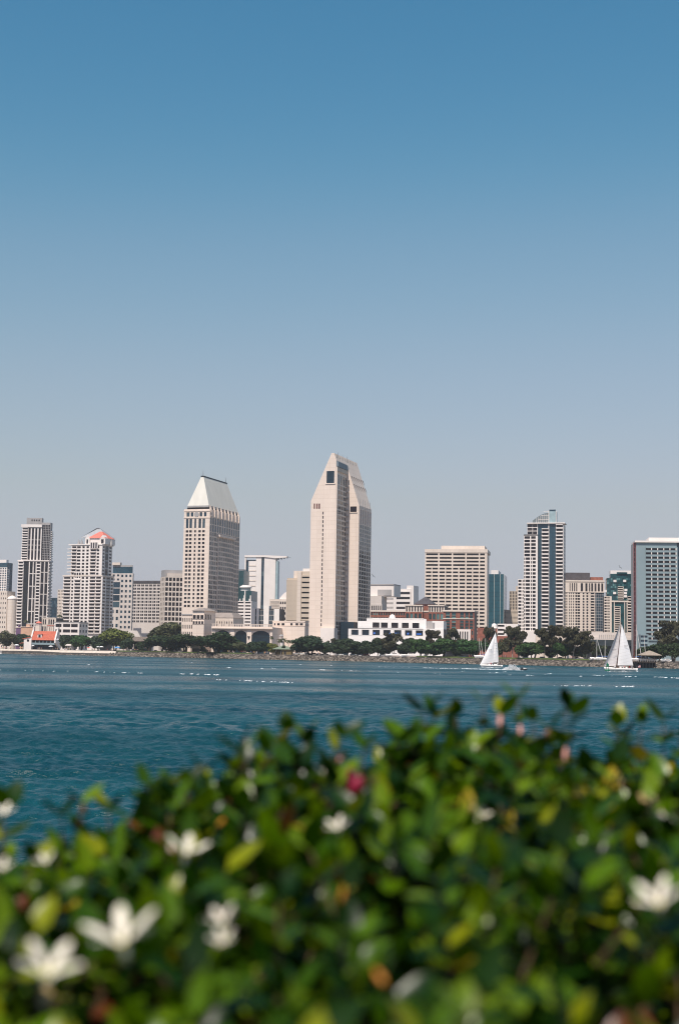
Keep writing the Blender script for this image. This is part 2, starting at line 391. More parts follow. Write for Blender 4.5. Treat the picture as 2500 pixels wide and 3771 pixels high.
cc = px_fr(B, [(600, 690), (702, 780), (812, 862), (898, 948), (985, 1095), (1115, 1165)], 800, 590, 1210, 3)
B.facade('L', ua, ub, zl, zu - 1.4, cc, (9, .62), off=3, d=.9)
for k in range(9):
    z = zl + (zu - 1.4 - zl) * k / 9; B.one('balcony', WHITE, ua - 4.4, ua + .3, 2.2, 9, z - .2, z + .5)
    for (p, q) in (cc[0], cc[4]): B.one('balcony', WHITE, ua + p * (ub - ua) - .3, ua + q * (ub - ua) + .3, 1.3, 2.2, z - .1, z + .7)
B.facade('R', 3, D2 * .4, zl, zu - 1, [(.2, .8)], (9, .55), off=ub)
B.facade('R', D2 * .4, D2 * .68, zl, zu - 1, [(.05, .95)], (4, .8), off=ub, d=.3, wall=GREYW)
B.facade('R', D2 * .68, D2, zl, zu - 1, [(.2, .8)], (9, .55), off=ub)
B.bx(ua - 3, ub + 1, 1.6, D2 + 1, zu - 1, zu, WHITE, 'cornice')
# crown
k0, k1 = B.fl(868, 400, 5)[0], B.fl(1275, 400, 5)[0]; ze = B.fl(1100, 345, 5)[1]; za = B.fl(1140, 212, 12)[1]
B.bx(k0, k1, 5, 24, zu, ze, WHITE, 'crown')
B.hip(k0 + 3, k1 + .5, 4, 22, ze, za, (k1 - k0) * .38, 8, CORALTILE)
g0, g1 = B.fl(866, 400, 3.6)[0], B.fl(958, 400, 3.6)[0]; zg = B.fl(905, 285, 3.6)[1]
for (q0, q1, dd) in ((g0, g1, 3.6), (k1 - 5, k1 + .7, 4.2)):
    b = B.mb('gable', WHITE); b.prism([B.P(q0, dd, zu), B.P(q1, dd, zu), B.P(q1, dd, ze - .5), B.P((q0 + q1) / 2, dd, zg), B.P(q0, dd, ze - .5)], B.S * 6)
    B.window('L', q0 + 1.5, q1 - 1.5, zu + .5, ze - 1.2, GD, off=dd)
za2 = B.fl(1095, 115, 12)[1]
B.hip(B.fl(770, 320, 14)[0], B.fl(1310, 300, 14)[0], 14.5, 30, ze + 1.5, za2, (k1 - k0) * .62, 8.5, mat('pale_lattice', (.36, .37, .38), rough=.5), 'upper_roof')
B.facade('L', B.fl(975, 500, 1)[0], B.fl(1120, 500, 1)[0], B.fl(1000, 560, 1)[1], B.fl(1000, 430, 1)[1], (3, .62), [(.05, .95)], off=1.2, d=.5)
for x, dd in ((795, 3), (735, 6), (1405, 14)):
    uu, zz = B.fl(x, 450, dd); b = MB(); p = B.P(uu, dd, zu)
    b.lathe([(1.5, -1), (1.5, 0.2), (0.02, 5.2)], 8, p); b.build('spire', GREYW, B.root)
B.facade('L', B.fl(640, 1100, -.5)[0], B.fl(790, 1100, -.5)[0], B.fl(700, 1185, -.5)[1], B.fl(700, 1045, -.5)[1], (3, .7), [(.08, .9)], off=-.6, d=.5)
B.done()
# podium in front of it
B = Bld('parking_podium', 'white low balconied podium in front of the red-roofed condominium', c1, (705, 1650), (1015, 1650), None, 1548, 1230, wall=WHITE)
B.bx(0, B.L, 0, 16, GZ, B.z1, DARK); B.facade('L', 0, B.L, GZ, B.z1, [(.05, .30), (.36, .66), (.69, .97)], (5, .58), d=.8); B.facade('R', 0, 16, GZ, B.z1, (3, .5), (5, .5)); B.bx(-.5, B.L + .5, -1, 16, B.z1, B.z1 + .8, GREYW, 'parapet'); B.done()
B = Bld('arcade_building', 'small cream building with a row of tall arched openings between the two left towers', c1, (545, 1600), (715, 1600), None, 1490, 1260, wall=CREAM2)
B.bx(0, B.L, 0, 14, GZ, B.z1, DARK); zm = B.fl(600, 1570)[1]
B.facade('L', 0, B.L, zm, B.z1, [(.06, .16), (.22, .32), (.5, .6), (.66, .77), (.83, .94)], [(.05, .85)], d=.8)
B.facade('L', 0, B.L, GZ, zm, (6, .6), (3, .6), d=.5); B.bx(-.4, B.L + .4, -.9, 14, B.z1, B.z1 + .7, CREAM2, 'cornice'); B.done()

# --- pale block with blue glass
B = Bld('office_block', 'pale grid office block with dark blue glass top band and glass bay', c2, (30, 1600), (272, 1600), (284, 1600), 1290, 1420, wall=PALE)
L = B.L; z = B.z1; B.bx(0, L, 0, B.D, GZ, z, PALE)
xs, xe = 30, 272
zg0, zg1 = B.fl(100, 1690)[1], B.fl(100, 1385)[1]; cg = px_fr(B, [(56, 134)], 1550, xs, xe)[0]
B.facade('L', L * .42, L, GZ, z, (3, .5), (15, .5), d=.3, gl=GB)
B.facade('L', 0, L * .42, zg1, z, (2, .5), (2, .5), d=.3, gl=GB); B.facade('L', 0, L * .42, GZ, zg0, (2, .5), (6, .5), d=.3, gl=GB)
B.facade('L', 0, L * .42, zg0, zg1, [(cg[0] / .42, 1)], [(0.02, .24), (.27, .49), (.52, .74), (.77, .98)], d=.3, gl=GB)
B.facade('R', 0, B.D, GZ, z, (2, .5), (15, .5), d=.3, gl=GB)
B.bx(.5, L - .7, 1, B.D - 1, z, B.fl(100, 1215)[1], CURTB, 'glass_band'); B.bx(.4, L - .6, .9, B.D - 1, B.fl(100, 1215)[1], B.fl(100, 1195)[1], GREYW, 'parapet')
B.bx(.4, L * .4, 3, B.D - 3, B.fl(100, 1195)[1], B.fl(100, 1165)[1], CREAM2, 'penthouse')
B.done()
B = Bld('apartment_block', 'wide low pale block with paired dark windows and a dark flat roof', c2, (280, 1600), (598, 1600), None, 1398, 1460, wall=PALE)
L = B.L; B.bx(0, L, 0, 25, GZ, B.z1, DARK); B.facade('L', 0, L, B.fl(400, 1865)[1], B.z1 - 1.2, [x for k in range(7) for x in ((k / 7 + .02, k / 7 + .055), (k / 7 + .065, k / 7 + .125))], (12, .62), gl=GD)
B.bx(0, L, -.4, 2, GZ, B.fl(400, 1865)[1], PALE); B.bx(0.1, L, .4, 24, B.z1, B.fl(400, 1375)[1], DKROOF, 'roof'); B.done()
B = Bld('office_block', 'cream chamfered office block with square windows, left of the tall hip-roofed tower', c2, (598, 1600), (648, 1600), (900, 1600), 1330, 1330, yaw=72, wall=CREAM2)
L, D = B.L, B.D; B.bx(0, L, 0, D, GZ, B.z1, DARK)
B.facade('L', 0, L, GZ, B.z1, (3, .6), (15, .6), gl=GD, d=.3); B.facade('R', 0, D, GZ, B.z1, (6, .72), (15, .72), gl=GD, d=.4)
s0, s1 = B.fr(690, 1300)[0], B.fr(860, 1300)[0]
B.bx(1, L - 2, s0, D, B.z1, B.fr(780, 1290)[1], CREAM2, 'penthouse'); B.bx(.5, L - 5, B.fr(660, 1300)[0], D, B.z1, B.fr(780, 1250)[1], GREYW, 'plant_screen')
B.done()

# --- hip roofed hotel tower
B = Bld('hotel_tower', 'tall cream hotel tower with a steep pale metal hipped roof and finials', c2, (850, 1650), (1142, 1650), (1494, 1650), 553, 1045, wall=CREAM, yaw=18, rmax=70)
L, D, z1 = B.L, B.D, B.z1
B.bx(0, L, 0, D, GZ, z1, CREAM)
B.bx(.15, L - .15, -.02, 1, GZ + 10, z1 - 4, DARK, 'glazing_recess')
zr0, zr1, zt0, zt1, zc0, zc1 = [B.fl(1000, y)[1] for y in (1690, 783, 770, 660, 640, 580)]
cw = [(.085, .185), (.225, .325), (.42, .49), (.585, .685), (.74, .84)]
B.facade('L', 0, L, zr0, zr1, cw, (20, .6), gl=GR, d=.5)
B.facade('L', 0, L, zt0, zt1, cw, [(.02, .98)], gl=GB, d=.5)
B.facade('L', 0, L, zc0, zc1, [(.1, .22), (.27, .37), (.62, .72), (.79, .89)], [(.08, .9)], gl=GB, d=.5)
for (a, b_) in ((zr1, zt0), (zt1, zc0), (zc1, z1)): B.bx(-.01, L + .45, -.46, .3, a, b_ + .02)
B.bx(0, L + .45, -.45, .3, GZ, zr0)
b = MB(); c = B.P(L * .5, -.4, (zc0 + zc1) / 2)
b.tube(c, c + B.NL * .35, 1.9, n=20); b.build('clock_face', GREYW, B.root)
B.bx(-.3, L + .8, -.8, .4, zc1 + .3, zc1 + 1.0, CREAM, 'cornice'); B.bx(-.3, L + .8, -.8, .4, zt1 + .5, zt1 + 1.1, CREAM, 'cornice')
zR = z1 - 16
nC = 13
B.facade('R', 0, D, GZ, zR, [x for k in range(nC) for x in ((k / nC + .009, k / nC + .035), (k / nC + .042, k / nC + .068))], (25, .7), gl=GR, d=.6)
B.facade('R', 0, D, zR, z1 - 5, (13, .62), [(.0, .45), (.5, .95)], gl=GB, d=.6)
B.bx(L - .5, L + .75, D * .28, D * .78, GZ, zR - 2.9, CREAM2, 'bay')
B.facade('R', D * .28, D * .78, GZ, zR - 3, [x for k in range(7) for x in ((k / 7 + .015, k / 7 + .065), (k / 7 + .078, k / 7 + .128))], (24, .7), gl=GR, d=.5, off=L + .8)
B.bx(L + .2, L + 2.2, D * .26, D * .8, zR - 3, zR - 1.4, CREAM, 'bay')
for k in range(9):   # gabled fins under the eaves
    q = D * (.02 + k * .115); b = B.mb('fin', CREAM)
    b.prism([B.P(L - .5, q, z1 - 5), B.P(L + 1.0, q, z1 - 5), B.P(L + 1.0, q, z1 - .5), B.P(L - .5, q, z1 + 3.5)], B.S * 1.6)
ze = B.fl(1155, 505)[1]; zb = B.fl(1155, 525)[1]
B.bx(1.5, L - 1.5, 1.4, D - 1.5, z1, zb, DARK, 'attic'); B.bx(-.1, L + .1, -.1, D, z1, z1 + .4, CREAM, 'parapet')
e0, e1 = B.fl(912, 500)[0], B.fl(1158, 500)[0]
B.bx(e0, e1, 0.2, D - 1, zb, ze, GREYW, 'eave')
rs, rz = B.fr(1085, 172, (e0 + e1) / 2); rs2, rz2 = B.fr(1355, 262, (e0 + e1) / 2)
um = (e0 + e1) / 2; D2 = max(rs2 + 6, D - 1)
p = [B.P(e0, .2, ze), B.P(e1, .2, ze), B.P(e1, D2, ze), B.P(e0, D2, ze)]; q = [B.P(um - .9, rs, rz), B.P(um + .9, rs, rz), B.P(um + .9, rs2, rz), B.P(um - .9, rs2, rz)]
b = B.mb('roof', METROOF)
for k in range(4): b.poly([p[k], p[(k + 1) % 4], q[(k + 1) % 4], q[k]])
b.poly(q)
B.bx(um - 1.1, um + 1.1, rs - .3, rs2 + .3, rz - .2, rz + .6, DARK, 'ridge')
for dd in [rs, rs + 1.6] + [rs + 4 + k * 3 for k in range(12)] + [rs2 - 1, rs2]:
    h = 4.6 if dd < rs + 2 or dd > rs2 - 1.5 else 1.1
    b = MB(); pp = B.P(um, dd, rz + .5); b.tube(pp, pp + Vector((0, 0, h)), .16 if h > 3 else .08, .03, 5); b.build('finial', METAL, B.root)
B.done()
# hotel podium
B = Bld('hotel_podium', 'cream podium pavilion with small hipped roof at the foot of the hip-roofed hotel tower', c2, (847, 1850), (1110, 1850), (1235, 1850), 1722, 985, wall=CREAM, yaw=18)
L = B.L; B.bx(0, L * .55, 0, B.D, GZ, B.z1 - 3, CREAM); um = L * .5
B.bx(um, L, -1, B.D, GZ, B.z1, CREAM)
B.facade('L', 0, um, GZ + 6, B.z1 - 4, (6, .45), (4, .55), gl=GD, d=.4)
B.facade('L', um, L, B.fl(1070, 1820)[1], B.fl(1070, 1770)[1], (3, .78), [(.05, .95)], off=-1, d=.3)
B.facade('L', um, L, B.fl(1070, 1880)[1], B.fl(1070, 1840)[1], (4, .7), [(.1, .9)], off=-1, d=.3, gl=GR)
B.facade('R', 0, B.D * .6, B.fl(1070, 1825)[1], B.fl(1070, 1760)[1], (4, .6), [(.05, .95)], d=.3)
B.bx(-.4, um, -.6, 3, B.z1 - 3, B.z1 - 2.3, GREYW, 'parapet')
B.hip(um - 1, L + 1.3, -2, B.D + 1, B.z1, B.z1 + 2.0, (L - um) * .5, 5, mat('grey_mansard', (.30, .25, .22)))
B.done()
B = Bld('hotel_podium', 'long low cream wing with a grey mansard behind the hotel pavilion', c2, (1160, 1800), (1440, 1800), None, 1770, 1010, wall=CREAM2)
B.bx(0, B.L, 0, 20, GZ, B.z1 - 2, CREAM2); B.hip(-.5, B.L + .5, -.5, 20, B.z1 - 2, B.z1 + 1.6, 3, 4, mat('grey_mansard', (.30, .25, .22))); B.facade('L', 0, B.L, GZ + 12, B.z1 - 2, (10, .35), [(.2, .8)], d=.2)
B.done()
# conference hall with arched windows
B = Bld('conference_hall', 'long pink-cream hall with balustraded terrace and two wide arched teal windows', c3, (-310, 1700), (690, 1700), None, 1610, 960, yaw=10, wall=CREAM)
L = B.L; zt = B.z1; zc = B.fl(300, 1640)[1]; za = B.fl(500, 1665)[1]; ze = B.fl(500, 1840)[1]
B.bx(0, L, 1.5, 30, GZ, zt - .1, CREAM)
B.bx(.2, L - .2, .9, 1.6, GZ, zc, CURTD, 'window')
for k in range(7):
    x = B.fl(345 - 317 * 3 + 317 * k, 1750)[0]
zf = lambda x: B.fl(x, 1750)[0]
arches = [(-600, -290), (-255, 10 - 20), (65, 268), (345, 648)]
edges = [-310] + [v for a in arches[1:] for v in a] + [690]
edges = [(-310, -255), (-10, 65), (268, 345), (648, 690)]
for (a, b_) in edges: B.bx(zf(a), zf(b_), -.4, 1.2, GZ, za - .02)
for (a, b_) in arches[1:]:
    x0, x1 = zf(a), zf(b_); mid = (x0 + x1) / 2; pts = []
    for k in range(13): t = k / 12; pts.append((x0 + (x1 - x0) * t, za - 3.2 + 3.0 * math.sin(math.pi * t) ** .6))
    b = B.mb('wall', B.wall)
    for k in range(12):
        (p0, q0), (p1, q1) = pts[k], pts[k + 1]
        b.poly([B.P(p0, .2, q0), B.P(p1, .2, q1), B.P(p1, .2, zc), B.P(p0, .2, zc)]); b.poly([B.P(p0, .2, q0), B.P(p1, .2, q1), B.P(p1, 1.2, q1), B.P(p0, 1.2, q0)])
    for k in range(1, 9): B.bx(x0 + (x1 - x0) * k / 9 - .07, x0 + (x1 - x0) * k / 9 + .07, .7, 1.0, GZ, za, DARK, 'mullion')
    for zz in (.4, .7): B.bx(x0, x1, .72, .98, GZ + (za - GZ) * zz, GZ + (za - GZ) * zz + .15, DARK, 'mullion')
B.bx(zf(-310), zf(700), -1.8, 2, zc, zc + .7, CREAM, 'cornice'); B.bx(0, L, -.6, 1.5, za, zc, CREAM)
B.bx(0, L, -1.2, 3, zc + .7, zt, CREAM)
for k in range(34):   # balustrade
    x = L * (k + .3) / 34; B.bx(x, x + L / 34 * .35, -1.1, -.8, zt, zt + 1.5, CREAM, 'balustrade')
B.bx(0, L, -1.15, -.75, zt + 1.5, zt + 1.85, CREAM, 'balustrade')
for x in (300, 680):
    b = MB(); p = B.P(zf(x), -.7, B.fl(x, 1790)[1]); b.lathe([(.2, -.8), (.5, .6), (.9, 1.2), (0, 1.2)], 8, p); b.build('wall_lamp', DARK, B.root)
B.done()
B = Bld('conference_hall', 'plain pink-cream cubic hall with a strip of small windows, left of the tallest tower', c3, (690, 1700), (1220, 1700), (1283, 1700), 1525, 985, yaw=18, wall=CREAM)
L, D = B.L, B.D; B.bx(0, L, 0, D, GZ, B.z1, CREAM)
for (x, y) in ((715, 740), (765, 810), (840, 885), (985, 1020), (1070, 1112), (1140, 1190)): B.window('L', B.fl(x, 1560)[0], B.fl(y, 1560)[0], B.fl(x, 1580)[1], B.fl(x, 1545)[1], GD, out=.03)
B.bx(-.1, L + .2, -.25, .1, B.fl(900, 1590)[1], B.fl(900, 1584)[1]); B.bx(-.2, L + .3, -.3, D, B.z1, B.z1 + .6, CREAM, 'parapet')
B.facade('R', 0, D, B.fr(1240, 1600)[1], B.z1 - 1, (2, .4), [(.2, .8)], d=.3)
B.done()
# small lighthouse shaped cupola in the park
p, Y = shore_pt(1035, 60)
t = empty('lookout_cupola', p, 'little pale green lantern cupola showing above palms beside the hut', 'cupola')
h = W(1035, 2336, Y).z - GZ
b = MB(); b.lathe([(1.6, 0), (1.5, h - 4.4), (2.3, h - 4.3), (2.3, h - 3.9), (0, h - 3.9)], 8); b.build('tower', WHITE, t)
b = MB()
for k in range(8): a = k * math.pi / 4; b.tube((1.2 * math.cos(a), 1.2 * math.sin(a), h - 4), (1.2 * math.cos(a), 1.2 * math.sin(a), h - 1), .12, n=5)
b.build('lantern', WHITE, t)
b = MB(); b.lathe([(1.6, h - 1), (1.2, h - .5), (0, h)], 8); b.build('roof', GREYW, t)

# --- courthouse-like tower with canopy
B = Bld('courthouse_tower', 'tall white slab tower with a thin roof canopy jutting to the right', c3, (225, 1200), (728, 1200), (760, 1200), 480, 1480, wall=WHITE, yaw=12)
L, D = B.L, B.D; fx = lambda x, y=900: B.fl(x, y)[0]
zt = B.fl(500, 455)[1]
B.bx(0, fx(410), 2.5, D, GZ, B.fl(350, 500)[1], CURTB)
B.bx(fx(290), fx(412), 0, 3, GZ, B.fl(350, 520)[1], WHITE)
for k in range(18):
    z = GZ + (B.fl(350, 520)[1] - GZ) * k / 18; B.bx(fx(291), fx(411), -.35, .05, z, z + .9, CREAM2, 'ledge')
B.bx(fx(410), fx(500), 0, D, GZ, zt, WHITE)
zg = B.fl(520, 1100)[1]
B.facade('L', fx(500), fx(545), GZ, zt, [(0.04, .96)], (20, .94), off=1.2, d=.2, wall=CURTD, gl=GB)
B.bx(fx(500), fx(545), 1.2, D, GZ, zt, CURTD); B.bx(fx(545), L, 0, D, GZ, zt, WHITE)
B.bx(L, L + 2.2, 1, D, GZ, B.fl(750, 520)[1], LIGHTGL, 'glass_edge')
zc0, zc1 = B.fl(500, 455)[1], B.fl(500, 425)[1]
B.bx(-.5, fx(560), -1, D, zt, zc1, WHITE, 'canopy')
b = B.mb('canopy', WHITE); x1 = B.fl(930, 460)[0]
b.prism([B.P(fx(560), -1, zt), B.P(L, -1, B.fl(750, 475)[1]), B.P(x1, -1, B.fl(930, 462)[1]), B.P(x1, -1, B.fl(930, 440)[1]), B.P(fx(560), -1, zc1)], B.S * (D * .8))
B.bx(-.5, .9, -.5, 2, B.fl(230, 700)[1], zt, WHITE)
for k in range(5): B.bx(L + 2 + k * 3, L + 2.5 + k * 3, 0, 6, B.fl(760, 500)[1] + k * .6, zc1 - 2, METAL, 'strut')
B.done()
B = Bld('office_tower', 'dark teal glass tower half hidden behind the hip-roofed hotel tower', c3, (60, 800), (215, 800), None, 680, 1420, yaw=12, wall=CURTG)
B.bx(0, B.L, 0, 20, GZ, B.z1, CURTG); L = B.L
for k in range(9): B.bx(L * .72 + (k % 3), L, -.4, .2, B.z1 - 22 - k * 3.2, B.z1 - 20.4 - k * 3.2, WHITE, 'band'); B.bx(0, L * .5 - (k % 3), -.4, .2, B.z1 - 23 - k * 3.2, B.z1 - 21.2 - k * 3.2, WHITE, 'band')
B.bx(L * .3, L * .9, 2, 12, B.z1, B.z1 + 1.6, METAL, 'roof_rail'); B.bx(L * .93, L, -.5, .4, B.z1 - 24, B.z1 - 14, WHITE, 'fin')
B.done()
B = Bld('office_tower', 'white banded tower with dark teal glass top and round white roof lantern', c3, (60, 1400), (335, 1400), None, 1010, 1250, yaw=12, wall=WHITE)
L = B.L; zb = B.fl(200, 1180)[1]; B.bx(0, L, 0, 20, GZ, zb, WHITE); B.bx(.1, L - .1, .3, 20, zb, B.z1, CURTG)
B.facade('L', 0, L, GZ, zb, [(.1, .56), (.64, .98)], (16, .45), d=.4)
b = B.mb('wall', WHITE)
for (a, h) in ((.55, 5), (.59, 9), (.5, 2.5), (.92, 5), (.86, 2), (.3, 2)): B.bx(L * a, L * (a + .06), -.5, .4, zb, zb + h)
b = MB(); c = B.P(L * .5, 8, B.z1); b.lathe([(4.5, 0), (4.5, 2.6), (5.6, 2.7), (5.0, 4.2), (3, 5), (0, 5.2)], 20, c); b.build('roof_lantern', WHITE, B.root, True)
B.done()
B = Bld('civic_building', 'bright white slab building with tall dark gridded window bays above the terrace', c3, (345, 1400), (800, 1400), None, 1310, 1130, yaw=12, wall=mat('bright_white', (.85, .80, .76), var=.03))
L = B.L; f = lambda x: B.fl(x, 1400)[0]; B.bx(0, L, 1, 18, GZ, B.z1, DARK)
for (a, b_, y) in ((345, 400, 1300), (425, 465, 1300), (540, 628, 1258), (712, 800, 1310)): B.bx(f(a), f(b_), 0, 8, GZ, B.fl(a, y)[1])
for (a, b_) in ((400, 425), (465, 540), (628, 712)): B.facade('L', f(a) + .02, f(b_) - .02, GZ, B.fl(a, 1325)[1], (3 if b_ - a > 30 else 1, .85), (8, .85), off=1, d=.3, wall=GREYW, gl=GB)
B.done()
B = Bld('office_building', 'beige mid-rise with a scalloped barrel roof behind the white slab building', c3, (640, 1300), (925, 1300), None, 1150, 1330, wall=CREAM2, yaw=12)
L = B.L; B.bx(0, L, 0, 18, GZ, B.z1, CREAM2); f = lambda x: B.fl(x, 1300)[0]
for k, y in enumerate((1195, 1250, 1300)): B.facade('L', f(650), f(800), B.fl(700, y + 20)[1], B.fl(700, y - 18)[1], (14, .4), [(.1, .9)], d=.25)
B.facade('L', f(805), f(915), GZ, B.z1 - 1, (3, .6), (10, .5), d=.3)
pts = []
for k in range(9): t = k / 8; pts.append(B.P(f(775) + (f(985) - f(775)) * t, 6, B.z1 + 1 + 6.5 * math.sin(math.pi * t * .75)))
b = B.mb('barrel_roof', WHITE); b.prism([B.P(f(775), 6, B.z1)] + pts + [B.P(f(985), 6, B.z1)], B.S * 10)
B.done()
B = Bld('office_building', 'sand coloured office block with long shaded ribbon windows, beside the tallest tower', c3, (920, 1300), (1120, 1300), None, 800, 1180, wall=SAND, yaw=14)
L = B.L; f = lambda x, d=0: B.fl(x, 1300, d)[0]; B.bx(0, L, 0, 25, GZ, B.z1, SAND)
zA = B.fl(1000, 1500)[1]; zB = B.fl(1000, 835)[1]
B.facade('L', 0, f(1095), zA, zB, [(0.02, .97)], (8, .3), d=1.4, gl=GD)
B.facade('L', 0, f(1095), zA, zB, [(k / 16 + .02, k / 16 + .04) for k in range(16)], [((k + .75) / 8, (k + .93) / 8) for k in range(8)], d=.05, off=-1.45, nowin=True)
B.bx(f(1095), f(1160), -1.6, 20, GZ, B.fl(1120, 690)[1], CREAM2)
zC = B.fl(1200, 750)[1]; u2 = f(1300)
B.bx(f(1160), u2, 0.2, 20, GZ, B.fl(1200, 690)[1], SAND)
B.facade('L', f(1160) + .1, u2, zA, zC, [(0.05, .95)], (9, .32), off=.2, d=1.2, gl=GD)
B.bx(f(1030, 5), f(1290, 5), 5, 22, B.z1, B.fl(1100, 675)[1], CREAM2, 'penthouse'); B.bx(f(1190, 5), u2, 3, 20, B.fl(1200, 690)[1], B.fl(1200, 640)[1], WHITE, 'penthouse')
B.done()

# --- central tower with chisel top
B = Bld('hotel_tower', 'tallest tower, blank pink-cream chisel-topped hotel slab in the middle of the skyline', c4, (105, 1990), (366, 1990), (376, 1990), 1000, 1050, wall=CREAM, yaw=18)
LF = B.L
fl = B.fl
S1 = B.fr(478, 1890)[0]                     # depth where the main body starts
U1 = B.fl(616, 1900, S1)[0]; S2 = B.fr(745, 1870, U1)[0]
eL = fl(122, 640)[1]; zap = fl(345, 138)[1]; uap = fl(345, 138)[0]
b = B.mb('wall', CREAM)
ztr = fl(400, 300)[1]
# slope line on the left flank, ridge, slope on the right flank
uaR = uap + 2.0
eRd, eRz = B.fr(640, 690, U1)
eR = eRz
def prof(u):       # roof height over u
    if u < 0: return eL
    if u < uap: return eL + (zap - eL) * (u / uap)
    if u < uaR: return zap
    return zap + (eR - zap) * ((u - uaR) / (U1 - uaR))
B.fl_ = fl
front = [B.P(0, 0, GZ), B.P(LF, 0, GZ), B.P(LF, 0, prof(LF)), B.P(uaR, 0, zap), B.P(uap, 0, zap), B.P(0, 0, eL)]
b.prism(front, B.S * S1)
S2r = B.fr(600, 268, uaR)[0]; S2 = max(S2, min(S2r, 75))
main = [B.P(0.2, S1, GZ), B.P(U1, S1, GZ), B.P(U1, S1, eR), B.P(uaR, S1, zap - .05), B.P(uap, S1, zap - .05), B.P(0.2, S1, eL)]
b.prism(main, B.S * (S2 - S1))
# dark openings in the front slab
u0, zz0 = fl(292, 455); u1, zz1 = fl(374, 325); B.one('sky_window', CURTD, u0, u1, -.05, 1, zz0, zz1)
for (p, q, r, t) in ((u0 - .8, u1 + .8, zz0 - .7, zz0),): B.bx(p, q, -.5, .3, r, t, CREAM, 'frame')
for (a, b2) in ((158, 172), (184, 200), (208, 224)):
    u0, q0 = fl(a, 722); u1, q1 = fl(b2, 668); B.window('L', u0, u1, q0, q1, glass('rust_glass', (.12, .04, .03), (.2, .08, .05)), out=.03)
ua, q1 = fl(251, 745); ub, _ = fl(261, 745); q0 = fl(240, 1962)[1]
for k in range(27):
    z = q0 + (q1 - q0) * (k + .5) / 27; B.window('L', ua, ub, z - (q1 - q0) / 27 * .32, z + (q1 - q0) / 27 * .32, GD, out=.03)
u0, q0 = fl(540, 758, S1); u1, q1 = fl(608, 698, S1); B.window('L', u0, u1, q0, q1, GD, off=S1, out=.03); B.bx(u0 - .4, u1 + .6, S1 - .5, S1, q0 - .5, q0)
# side walls with windows
nr = 30; zT = B.fr(450, 375)[1]; zT2 = B.fr(405, 465)[1]
B.bx(LF - .5, LF + .9, .6, S1, zT + 2, prof(LF) - 5, SAND); 
B.facade('R', .8, S1 - .2, GZ + 14, zT2, (6, .72), (nr, .7), d=.8, gl=GR, wall=CREAM2)
B.facade('R', .8, S1 - .2, zT2, zT, (6, .62), [(.05, .95)], d=.8, gl=GD, wall=CREAM2)
B.bx(LF - .4, LF + 1.2, 1, S1 - .5, prof(LF) - 4.6, prof(LF) - 1, mat('grey_blue_screen', (.20, .25, .28)), 'plant_screen')
B.bx(LF + .04, LF + .9, 0.03, .8, GZ + 13, prof(LF) - 5, CREAM)
for k in range(26):    # balcony fins in the recess corner
    z = GZ + 18 + k * (zT + 2 - GZ - 18) / 26
    B.one('balcony', GREYW, LF + .8, LF + 2.3, S1 - 2.2, S1 - .3, z, z + .6)
z3 = eR - 14
B.facade('R', S1 + 1, S2, GZ + 12, z3, (5, .74), (27, .74), d=.5, gl=GR, off=U1 + .01, wall=CREAM2)
B.facade('R', S1 + 1, S2, z3, eR - 2, (5, .5), [(.05, .95)], d=.5, gl=glass('rust_glass', (0,0,0), (0,0,0)), off=U1 + .01)
# slots in the sloping roof
slope_n = Vector((eR - zap, 0, 0)); du = U1 - uaR
def roofp(t, d): return B.P(uaR + du * t, d, zap + (eR - zap) * t)
nrm = (B.U * (zap - eR) + Vector((0, 0, 1)) * du).normalized()
for (t0, t1, n, f0) in ((.03, .075, 8, 0), (.38, .48, 6, .02), (.55, .65, 6, .06)):
    for k in range(n):
        d0 = S1 * (.25 if t0 < .1 else 1.0) + (S2 - S1 * .9) * (k + .4) / n if t0 >= .1 else 3 + (S2 - 4) * k / n
        b = MB(); wd = 2.6 if t0 < .1 else 2.2
        p0 = roofp(t0, d0) + nrm * .05; 
        if t0 < .1: b.prism([roofp(t0, d0) + nrm * .04, roofp(t0, d0 + wd) + nrm * .04, roofp(t1, d0 + wd) + nrm * .04, roofp(t1, d0) + nrm * .04], nrm * .1)
        else: b.prism([roofp(t0, d0) + nrm * .04, roofp(t0, d0 + wd) + nrm * .04, roofp(t1, d0 + wd) + nrm * .04], nrm * .1)
        b.build('roof_slot', SAND if t0 < .1 else mat('brown_slot_glass', (.16, .10, .07)), B.root)  # ridge slots sand, lower triangular slots plain brown
for k in range(3):
    b = MB(); p = B.P(LF + .5, 2 + k * (S1 - 3) / 2, prof(LF) + 1); b.tube(p, p + Vector((0, 0, 5)), .12, n=5); b.build('antenna', METAL, B.root)
for k in range(5):
    b = MB(); p = B.P(U1 + .3, S1 + 2 + k * (S2 - S1) / 5, eR - 3); b.tube(p, p + Vector((0, 0, 8)), .12, n=5); b.build('antenna', METAL, B.root)
# foot
u0 = fl(225, 1990, -3)[0]; u1 = fl(350, 1990, -3)[0]
B.bx(u0, LF + 1.2, -2.5, 6, GZ, fl(300, 1975)[1], WHITE, 'podium')
B.bx(LF + 1.25, B.fl(610, 1930, S1 - 6)[0], S1 * .45, S1 - .1, GZ, B.fl(450, 1910, S1 * .45)[1], CURTD, 'lobby')
B.done()

